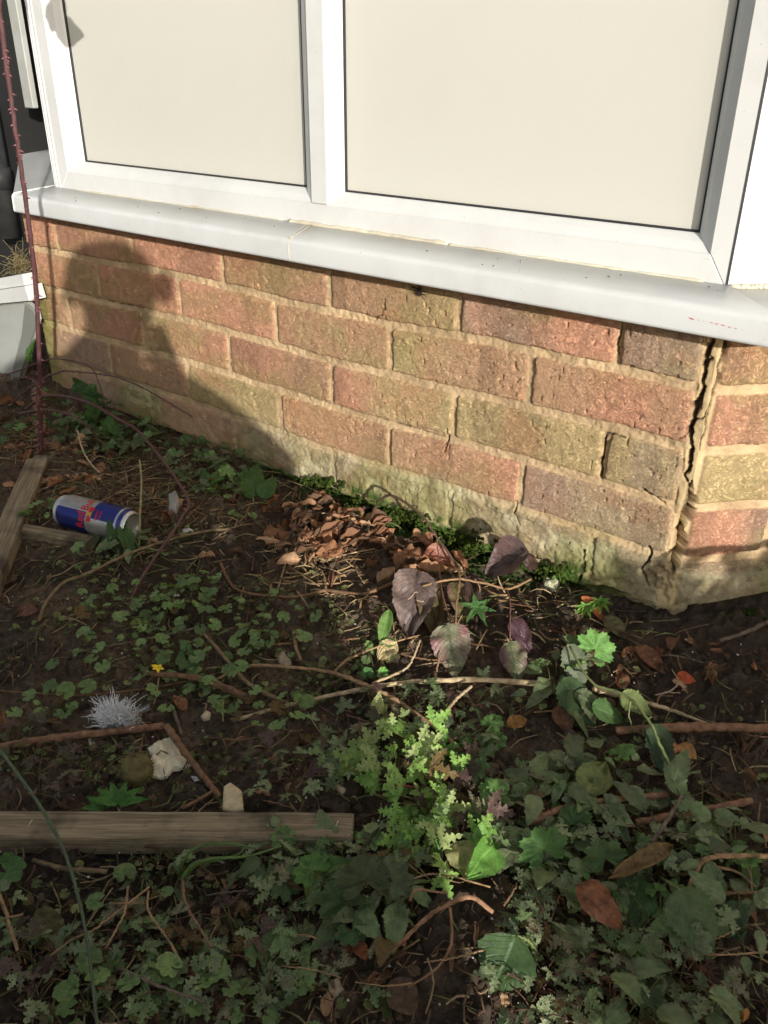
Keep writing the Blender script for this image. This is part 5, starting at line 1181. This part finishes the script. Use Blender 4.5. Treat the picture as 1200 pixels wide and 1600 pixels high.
slab('pale_chip', 'pale bark chip just above the right part of the batten', 'chip', [(519, 1228), (530, 1226), (542, 1238), (534, 1242)], .005, (196, 172, 140), seed=12)
slab('pale_chip', 'long pale chip left of the other above the batten', 'chip', [(446, 1228), (470, 1220), (484, 1222), (462, 1234), (446, 1238)], .005, (152, 128, 96), seed=13)
slab('brick_chip', 'pale mossy chip with an orange side at the foot of the wall', 'chip', [(848, 905), (868, 902), (874, 915), (866, 926), (850, 918)], .012, (206, 204, 168), seed=14, smooth=False)
slab('round_stone', 'small tan round pebble at the bottom right corner', 'pebble', [(1155, 1586), (1166, 1581), (1170, 1590), (1160, 1596)], .008, (190, 130, 72), amp=.1, seed=15)
slab('round_stone', 'pale pebble at the lower left above the broad dead leaf', 'pebble', [(67, 1434), (74, 1428), (79, 1434), (72, 1440)], .007, (182, 176, 150), amp=.1, seed=16)
slab('round_stone', 'pale grey stone beside the straw between can and leaf heap', 'pebble', [(264, 780), (276, 774), (282, 790), (276, 808), (264, 804)], .016, (172, 172, 160), amp=.2, seed=17)
slab('pale_chip', 'broken snail coloured shell bit in the bottom weeds', 'shell', [(512, 1540), (530, 1534), (538, 1552), (526, 1564), (514, 1556)], .010, (178, 160, 132), seed=18)
slab('pale_leaf_ball', 'crumpled pale leaf bundle by the forked branch', 'dead leaf', [(434, 1030), (444, 1024), (456, 1040), (448, 1048), (436, 1042)], .010, (176, 156, 130), seed=19)
# mossy seed head
mb = MB(); p = G(214, 1203, .016); rg = np.random.default_rng(5)
th, ph = np.meshgrid(np.linspace(0, 2*math.pi, 40, endpoint=False), np.linspace(.05, math.pi-.05, 24))
r = .0165*(1+.16*(fbm(th*6, ph*9, 8, 3)-.5)); V = p+np.stack([r*np.sin(ph)*np.cos(th), r*np.sin(ph)*np.sin(th), r*1.15*np.cos(ph)], -1).reshape(-1, 3)
mb.add(V, grid_faces(24, 40, True)[:, ::-1], lin((120, 110, 70)))
for i in range(420):
    d = rg.normal(0, 1, 3); d /= np.linalg.norm(d); tube(mb, [p+d*.0155, p+d*.0195+rg.normal(0, .0015, 3)], .0004, .0001, n=2, sides=3, C=lin((146, 136, 88)), seed=i)
tag(mb.build('seed_head', M_TWIG, loc=p), 'round bristly olive brown seed head touching the left of the foam lump', 'seed head')
# tuft of white feather
e = empty('feather_tuft', G(175, 1128), 'splayed tuft of bright white bristly feather behind the red brown rod', 'feather')
mb = MB(); rg = np.random.default_rng(6)
for i in range(480):
    bx = rg.normal(180, 15); by = rg.uniform(1112, 1140); b = G(bx, by, .004+rg.random()*.006)
    a = rg.normal(-1.8, .6); l = rg.uniform(8, 42)*(1-abs(bx-176)/80)*(1.5 if rg.random() < .12 else 1)
    t = G(bx+l*math.cos(a), by+l*math.sin(a)*.9, .012+.022*rg.random())
    tube(mb, [b, (b+t)/2+np.array([0, 0, .003]), t], .00045, .00025, n=4, sides=4, C=(.95, .95, .93), seed=i)
for i in range(140):
    bx = rg.uniform(170, 212); by = rg.uniform(1112, 1138); b = G(bx, by, .004); a = rg.normal(-.5, .7)
    t = G(bx+10*math.cos(a), by+8*math.sin(a), .010); tube(mb, [b, t], .0005, .0002, n=2, sides=4, C=lin((235, 228, 212)), seed=i)
q = NT('white_feather'); pb = q.pbsdf(q.attr('Col').outputs['Color'], .6); mf = q.done(q.n('ShaderNodeMixShader', {0: .08, 1: pb, 2: q.n('ShaderNodeBsdfTranslucent', {'Color': (.9, .9, .88, 1)}).outputs[0]}).outputs[0])
o = mb.build('barbs', mf, e); o.location = -Vector(e.location)
o = slab('down', None, None, [(146, 1122), (160, 1108), (185, 1110), (208, 1130), (200, 1142), (165, 1142)], .010, (244, 243, 240), mf, .5, seed=22); 
mw = o.location.copy(); o.parent = e; o.location = mw-e.location
mb = MB()
for k in range(9):
    t = k/8; c = np.array([212+20*t, 1112-8*t]); tube(mb, [G(c[0], c[1], .01), G(c[0]+2, c[1]-5, .012)], .0004, .0002, n=2, sides=4, C=lin((200, 200, 200))); tube(mb, [G(c[0], c[1], .01), G(c[0]+3, c[1]+5, .008)], .0004, .0002, n=2, sides=4, C=lin((200, 200, 200)))
tube(mb, [G(212, 1112, .01), G(233, 1104, .01)], .0005, n=6, sides=4, C=lin((190, 190, 190)))
tag(mb.build('small_feather', mf), 'tiny grey feather lying just right of the white tuft', 'feather')
# yellow flower
e = empty('yellow_flower', G(247, 1046), 'tiny bright yellow flower at the tip of the stout curved stick', 'flower')
q = NT('yellow_petal'); my = q.done(q.pbsdf(q.attr('Col').outputs['Color'], .5))
for k in range(5):
    a = k*1.257+.3; b = G(247, 1044, .026); t = G(247+9*math.cos(a)*(1+.3*(k % 2)), 1043+6*math.sin(a), .030)
    leafpart(e, PIN[k], b, t, 5, (238, 206, 30), mat=my, name='petal')
leafpart(e, PIN[0], G(246, 1044, .026), G(236, 1038, .028), 4, (236, 200, 28), mat=my, name='petal')
stempart(e, [G(248, 1052, .002), G(248, 1048, .014), G(247, 1044, .026)], .0007, .0006, (96, 120, 60))
# a stem arching outside the right edge, whose shadow falls on the foot of the right hand face
Pw = [W(1000, 918, -.004), W(1022, 890, -.002), W(1060, 868, 0), W(1110, 858, .03), W(1160, 856, .07), W(1198, 848, .11)]
Pa = [p-SD*.55 for p in Pw]; bse = Pa[-1]+np.array([.12, -.10, 0]); bse[2] = float(zg(bse[0], bse[1]))
e = empty('arching_stem', bse, 'brown stem arching low over the soil just outside the right edge, throwing a curved shadow', 'stem')
stempart(e, [bse, (bse+Pa[-1])/2+np.array([.02, 0, .10])]+Pa[::-1], .006, .0045, (112, 84, 64), seed=88)
for k in range(5): leafpart(e, BRAMB[k], Pa[0]+np.array([0, 0, -.006*k]), Pa[0]+np.array([-.03+.015*k, .02, -.05-.012*(k % 2)]), 34, (92, 108, 64), mat=M_LEAF, hint=-SD)
# webs and debris under the sill
mb = MB(); p = W(655, 455, -.004); rg = np.random.default_rng(9)
for i in range(40): tube(mb, [p+rg.normal(0, .003, 3), p+rg.normal(0, .006, 3)*np.array([1, .5, .8])], .0006, .0003, n=2, sides=4, C=lin((60, 52, 44)), seed=i)
tag(mb.build('web_clump', M_TWIG), 'small dark clump of debris in a web under the sill', 'web')
# white plastic offcuts and pipe at the far left
def prismpix(poly, Y0, Y1, name, label, cat, mat):
    P = np.array([W(px, py, Y0) for px, py in poly]); n = len(P); c = P.mean(0)
    ins = c+(P-c)*(1-.004/np.linalg.norm(P-c, axis=1))[:, None]
    V = np.vstack([ins, P+np.array([0, .003, 0]), P+np.array([0, Y1-Y0, 0])]); F = [list(range(n))[::-1]]+[[k, (k+1) % n, n+(k+1) % n, n+k] for k in range(n)]+[[n+k, n+(k+1) % n, 2*n+(k+1) % n, 2*n+k] for k in range(n)]+[list(range(2*n, 3*n))]
    mb = MB(); mb.add(V, F); return tag(mb.build(name, mat, smooth=False, loc=c), label, cat)
gw = m_plastic('grey_white_plastic', (176, 177, 170), .4, .45)
prismpix([(-70, 484), (40, 472), (54, 486), (57, 500), (18, 632), (-4, 655), (-70, 640)], -.03, -.018, 'plastic_panel', 'dirty white plastic panel leaning beside the left corner of the bay', 'plastic panel', gw)
gp = bpy.context.scene.objects['plastic_panel']
e_ = prismpix([(39, 473), (54, 486), (57, 500), (18, 632), (-4, 655), (14, 600), (34, 520)], -.0345, -.031, 'shaded_panel_edge', 'x', 'y', m_plastic('shade_grey_edge', (128, 130, 122), .45, .5))  # right bevel in darker grey, its shade painted into the colour
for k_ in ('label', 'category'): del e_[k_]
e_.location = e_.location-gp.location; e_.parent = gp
prismpix([(-70, 447), (36, 428), (40, 446), (-70, 462)], -.045, -.02, 'plastic_trim', 'upper white plastic strip lying on the leaning panel', 'plastic trim', M_UPVC)
prismpix([(-70, 463), (40, 447), (47, 470), (-70, 481)], -.055, -.02, 'plastic_trim', 'lower white plastic strip lying on the leaning panel', 'plastic trim', M_UPVC)
e = empty('drain_pipe', W(14, 372, .30), 'black drain pipe stub standing in the shade beyond the left end of the sill', 'drain pipe')
mb = MB(); b = W(14, 370, .30); t = b+np.array([0, 0, .32]); tube(mb, [b, t], .030, n=6, sides=24, C=(1, 1, 1), smoothp=False); o = mb.build('pipe', M_BLACKP, e); o.location = -Vector(e.location)
mb = MB(); tube(mb, [b+np.array([0, 0, .12]), b+np.array([0, 0, .17])], .035, n=3, sides=24, C=(1, 1, 1), smoothp=False); o = mb.build('socket', M_BLACKP, e); o.location = -Vector(e.location)
mb = MB(); 
for k in range(70):
    rgk = np.random.default_rng(k); p = W(32, 415, .05); q1 = p+rgk.normal(0, .022, 3); tube(mb, [p+rgk.normal(0, .01, 3), (p+q1)/2+rgk.normal(0, .01, 3), q1], .0008, .0005, n=6, sides=4, C=lin((132, 118, 82)), seed=k)
tag(mb.build('dry_grass_tuft', M_TWIG), 'dry straw coloured tuft caught by the left corner of the bay', 'dry grass')
fence = empty('dark_fence', (-2.6, 1.0, -.3), 'dark stained board fence in the shade beyond the bay', 'fence')
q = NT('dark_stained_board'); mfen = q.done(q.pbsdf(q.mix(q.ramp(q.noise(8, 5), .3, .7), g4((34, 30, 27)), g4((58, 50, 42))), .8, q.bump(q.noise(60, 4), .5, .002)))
for k in range(9):
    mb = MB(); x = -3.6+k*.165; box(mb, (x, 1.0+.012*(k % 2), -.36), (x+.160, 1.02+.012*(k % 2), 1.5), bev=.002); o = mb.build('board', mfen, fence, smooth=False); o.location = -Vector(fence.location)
mb = MB(); box(mb, (W(17, 60, .34)[0], .345, W(30, 168, .345)[2]), (W(36, 90, .34)[0], .36, 1.3), bev=.002); tag(mb.build('white_board', gw, smooth=False), 'narrow white upright board hanging in the shade beyond the window', 'board')
q = NT('wall_shade_black'); mshade = q.done(q.pbsdf((.012, .011, .010, 1), .9, q.bump(q.noise(40, 5), .6, .004)))  # near black base colour paints in the shade on this wall
mb = MB(); box(mb, (-2.9, .365, -.40), (-1.885, .60, 1.4)); tag(mb.build('shade_black_wall', mshade, smooth=False), 'side wall of the house, shade painted into its near black colour, behind the white upright board', 'wall')

# ------------------------------------------------------------------ unseen shrubs added and shaped to throw the shade, and the photographer
def SQ(s, q): return .582*s-.813*q, .813*s+.582*q
def shrub(name, label, s0, s1, q0, q1, top, nleaf, seed, leaf=.05):
    rg = np.random.default_rng(seed); x, y = SQ((s0+s1)/2, (q0+q1)/2); e = empty(name, (x, y, -.38), label, 'shrub')
    V0, F0, L0 = leaf_pin(.6, 5, 2, 0, 3, .15, .2, 0, 1); mb = MB(); n = 0
    while n < nleaf:
        s = rg.uniform(s0, s1); q_ = rg.uniform(q0, q1); tz = top(s); z = -.37+(tz+.37)*rg.random()**.8
        if z > tz-.02-.05*vn(s*14, q_*14, seed): continue
        x_, y_ = SQ(s, q_); c = lin([(70, 92, 48), (84, 108, 56), (60, 80, 44)][n % 3])*rg.uniform(.8, 1.2)
        mb.add(leaf_trans(V0, (x_, y_, z), leaf*rg.uniform(.7, 1.2), rg.random()*6.28, rg.normal(0, .7), rg.normal(0, .5)), F0, c, L0); n += 1
    o = mb.build('foliage', M_LEAF, e); o.location = -Vector(e.location)
    sb = MB()
    for i in range(16):
        s = rg.uniform(s0+.05, s1-.05); q_ = rg.uniform(q0+.05, q1-.05); a = SQ(s, q_); b = SQ(s+rg.normal(0, .05), q_+rg.normal(0, .05)); h = top(s)-.06
        tube(sb, [[*a, -.40], [(a[0]+b[0])/2+rg.normal(0, .02), (a[1]+b[1])/2, (-.4+h)/2], [*b, h]], .006, .002, n=8, sides=6, C=lin((92, 74, 56)), seed=i)
    o = sb.build('stem', M_TWIG, e); o.location = -Vector(e.location)
shrub('unseen_low_shrub', 'low leafy shrub, unseen, shaped to throw shade, behind the photographer, to the right', -.318, .75, -1.80, -1.45, lambda s: .125+.105*float(sst(-.10, .0, s))-.02*math.sin(s*31), 9500, 91)
shrub('unseen_tall_shrub', 'taller leafy shrub, unseen, shaped to throw shade, behind the photographer, to the left', -2.2, -.93, -1.95, -1.55, lambda s: .60+.03*math.sin(s*17)+.25*float(sst(-1.2, -1.8, s)), 9000, 92, .06)

def person():
    import bmesh
    F_ = np.array([-.605, .796, 0]); R_ = np.array([.796, .605, 0]); U_ = np.array([0, 0, 1.0]); O = np.array([.527, -1.220, -.365])
    def J(r, f, h): return O+R_*r+F_*f+U_*h
    def skin(chains, name, mat, parent, lv=2):
        bm = bmesh.new(); lay = bm.verts.layers.skin.verify(); reg = {}
        for ch in chains:
            prev = None
            for (key, p, r) in ch:
                if key in reg: v = reg[key]
                else:
                    v = bm.verts.new(p-O); v[lay].radius = (r, r) if not isinstance(r, tuple) else r; reg[key] = v
                if prev is not None: bm.edges.new((prev, v))
                prev = v
        bm.verts.ensure_lookup_table(); bm.verts[0][lay].use_root = True
        me = bpy.data.meshes.new(name); bm.to_mesh(me); bm.free(); o = bpy.data.objects.new(name, me); col.objects.link(o)
        m1 = o.modifiers.new('s', 'SKIN'); m1.use_smooth_shade = True; m2 = o.modifiers.new('u', 'SUBSURF'); m2.levels = lv; m2.render_levels = lv
        bpy.context.view_layer.update()
        me2 = bpy.data.meshes.new_from_object(o.evaluated_get(bpy.context.evaluated_depsgraph_get())); bpy.data.objects.remove(o)
        me2.name = name; me2.materials.clear(); me2.materials.append(mat)
        for p_ in me2.polygons: p_.use_smooth = True
        o = bpy.data.objects.new(name, me2); col.objects.link(o)
        if parent: o.parent = parent
        return o
    sk = NT('skin'); msk = sk.done(sk.pbsdf(g4((205, 160, 136)), .5, Subsurface_Weight=.05))
    root = empty('person', O, 'person in a dark coat squatting with a phone, their shadow on the wall', 'person')
    ch = [[('pel', J(0, -.16, .34), .13), ('bel', J(0, -.14, .46), .12), ('che', J(0, -.08, .62), (.16, .11)), ('nb', J(0, -.02, .74), .06), ('nk', J(.04, .02, .77), .055), ('jaw', J(.055, .05, .82), .066), ('hd', J(.055, .05, .87), .082), ('tp', J(.055, .04, .92), .064)]]
    for s in (-1, 1):
        k = str(s)
        ch.append([('che', None, 0), ('sh'+k, J(s*.16, -.06, .69), .062), ('el'+k, J(s*.23, .10, .48), .042), ('wr'+k, J(s*.085-.01, .24, .64), .027), ('pm'+k, J(s*.062-.01, .29, .685), (.030, .016))])
        for i in range(4):
            b = J(s*(.056)-.01, .305+.002*i, .672+.018*i-.01); ch.append([('pm'+k, None, 0), ('f%s%da' % (k, i), b, .009), ('f%s%db' % (k, i), b-R_*s*.024+F_*.006, .0085), ('f%s%dc' % (k, i), b-R_*s*.040-F_*.006, .0075)])
        ch.append([('pm'+k, None, 0), ('t%sa' % k, J(s*.055-.01, .275, .70), .010), ('t%sb' % k, J(s*.036-.01, .262, .712), .009)])
        ch.append([('pel', None, 0), ('hp'+k, J(s*.10, -.12, .33), .10), ('kn'+k, J(s*.18, .18, .42), .066), ('an'+k, J(s*.14, -.02, .085), .044), ('ft'+k, J(s*.15, .10, .04), .038), ('to'+k, J(s*.155, .17, .032), .030)])
    b = skin(ch, 'body', msk, root); b.location = (0, 0, 0)
    # coat and trousers follow the body
    cc = [[('a', J(.02, -.16, .36), .20), ('b', J(.02, -.14, .47), .20), ('c', J(.02, -.08, .60), (.17, .13)), ('d', J(.05, -.03, .74), .098)]]
    for s in (-1, 1):
        k = str(s); cc.append([('c', None, 0), ('s'+k, J(s*.165+.020, -.06, .675), .090), ('e'+k, J(s*.235+.02, .08, .50), .085), ('w'+k, J(s*.10-.01, .225, .622), .046)])
    skin(cc, 'coat', M_CLOTH, root)
    ct = [[('a', J(0, -.16, .32), .145)]]
    for s in (-1, 1):
        k = str(s); ct.append([('a', None, 0), ('h'+k, J(s*.10, -.12, .32), .12), ('k'+k, J(s*.19-.002, .16, .40), .095), ('n'+k, J(s*.17, 0, .13), .08)])
    skin([ct[0]+ct[1][1:], ct[2]], 'trousers', M_CLOTH, root)
    for s in (-1, 1):
        skin([[('a', J(s*.14, -.06, .05), .037), ('b', J(s*.15, .08, .045), .048), ('c', J(s*.155, .19, .035), .036)]], 'shoe', M_CLOTH, root, 2)
        # eye and ear
        mb = MB(); th, ph = np.meshgrid(np.linspace(0, 6.283, 12, endpoint=False), np.linspace(.05, 3.09, 8)); V = np.stack([np.sin(ph)*np.cos(th), np.sin(ph)*np.sin(th), np.cos(ph)], -1).reshape(-1, 3)
        mb.add(J(s*.03+.055, .122, .875)+V*.011-O, grid_faces(8, 12, True)[:, ::-1], (.9, .9, .88)); mb.build('eye', M_PALE, root)
        mb = MB(); mb.add(J(s*.088+.055, .045, .87)-O+V*np.array([.010, .018, .030]), grid_faces(8, 12, True)[:, ::-1], lin((205, 160, 136))); mb.build('ear', M_PALE, root)
    skin([[('a', J(.055, .13, .865), .010), ('b', J(.055, .142, .842), .014)]], 'nose', msk, root, 1)
    skin([[('a', J(.035, .118, .815), .008), ('b', J(.075, .118, .815), .008)]], 'mouth', msk, root, 1)
    skin([[('a', J(.055, -.02, .85), .084), ('b', J(.055, .01, .905), .088), ('c', J(.055, .05, .945), .076)]], 'hair', M_CLOTH, root, 2)
    for o in root.children:
        pass
    M_CLOTHc = None
    ph_ = MB(); M = np.eye(4); M[:3, 0] = RT; M[:3, 1] = -FW; M[:3, 2] = UPv; M[:3, 3] = CAM-FW*.022+UPv*-.02+RT*-.0
    box(ph_, (-.036, 0, -.075), (.036, .009, .075), (.03, .03, .035), M, .003)
    tag(ph_.build('phone', M_GASK, smooth=False), 'dark phone held up in both hands of the squatting person', 'phone')
person()
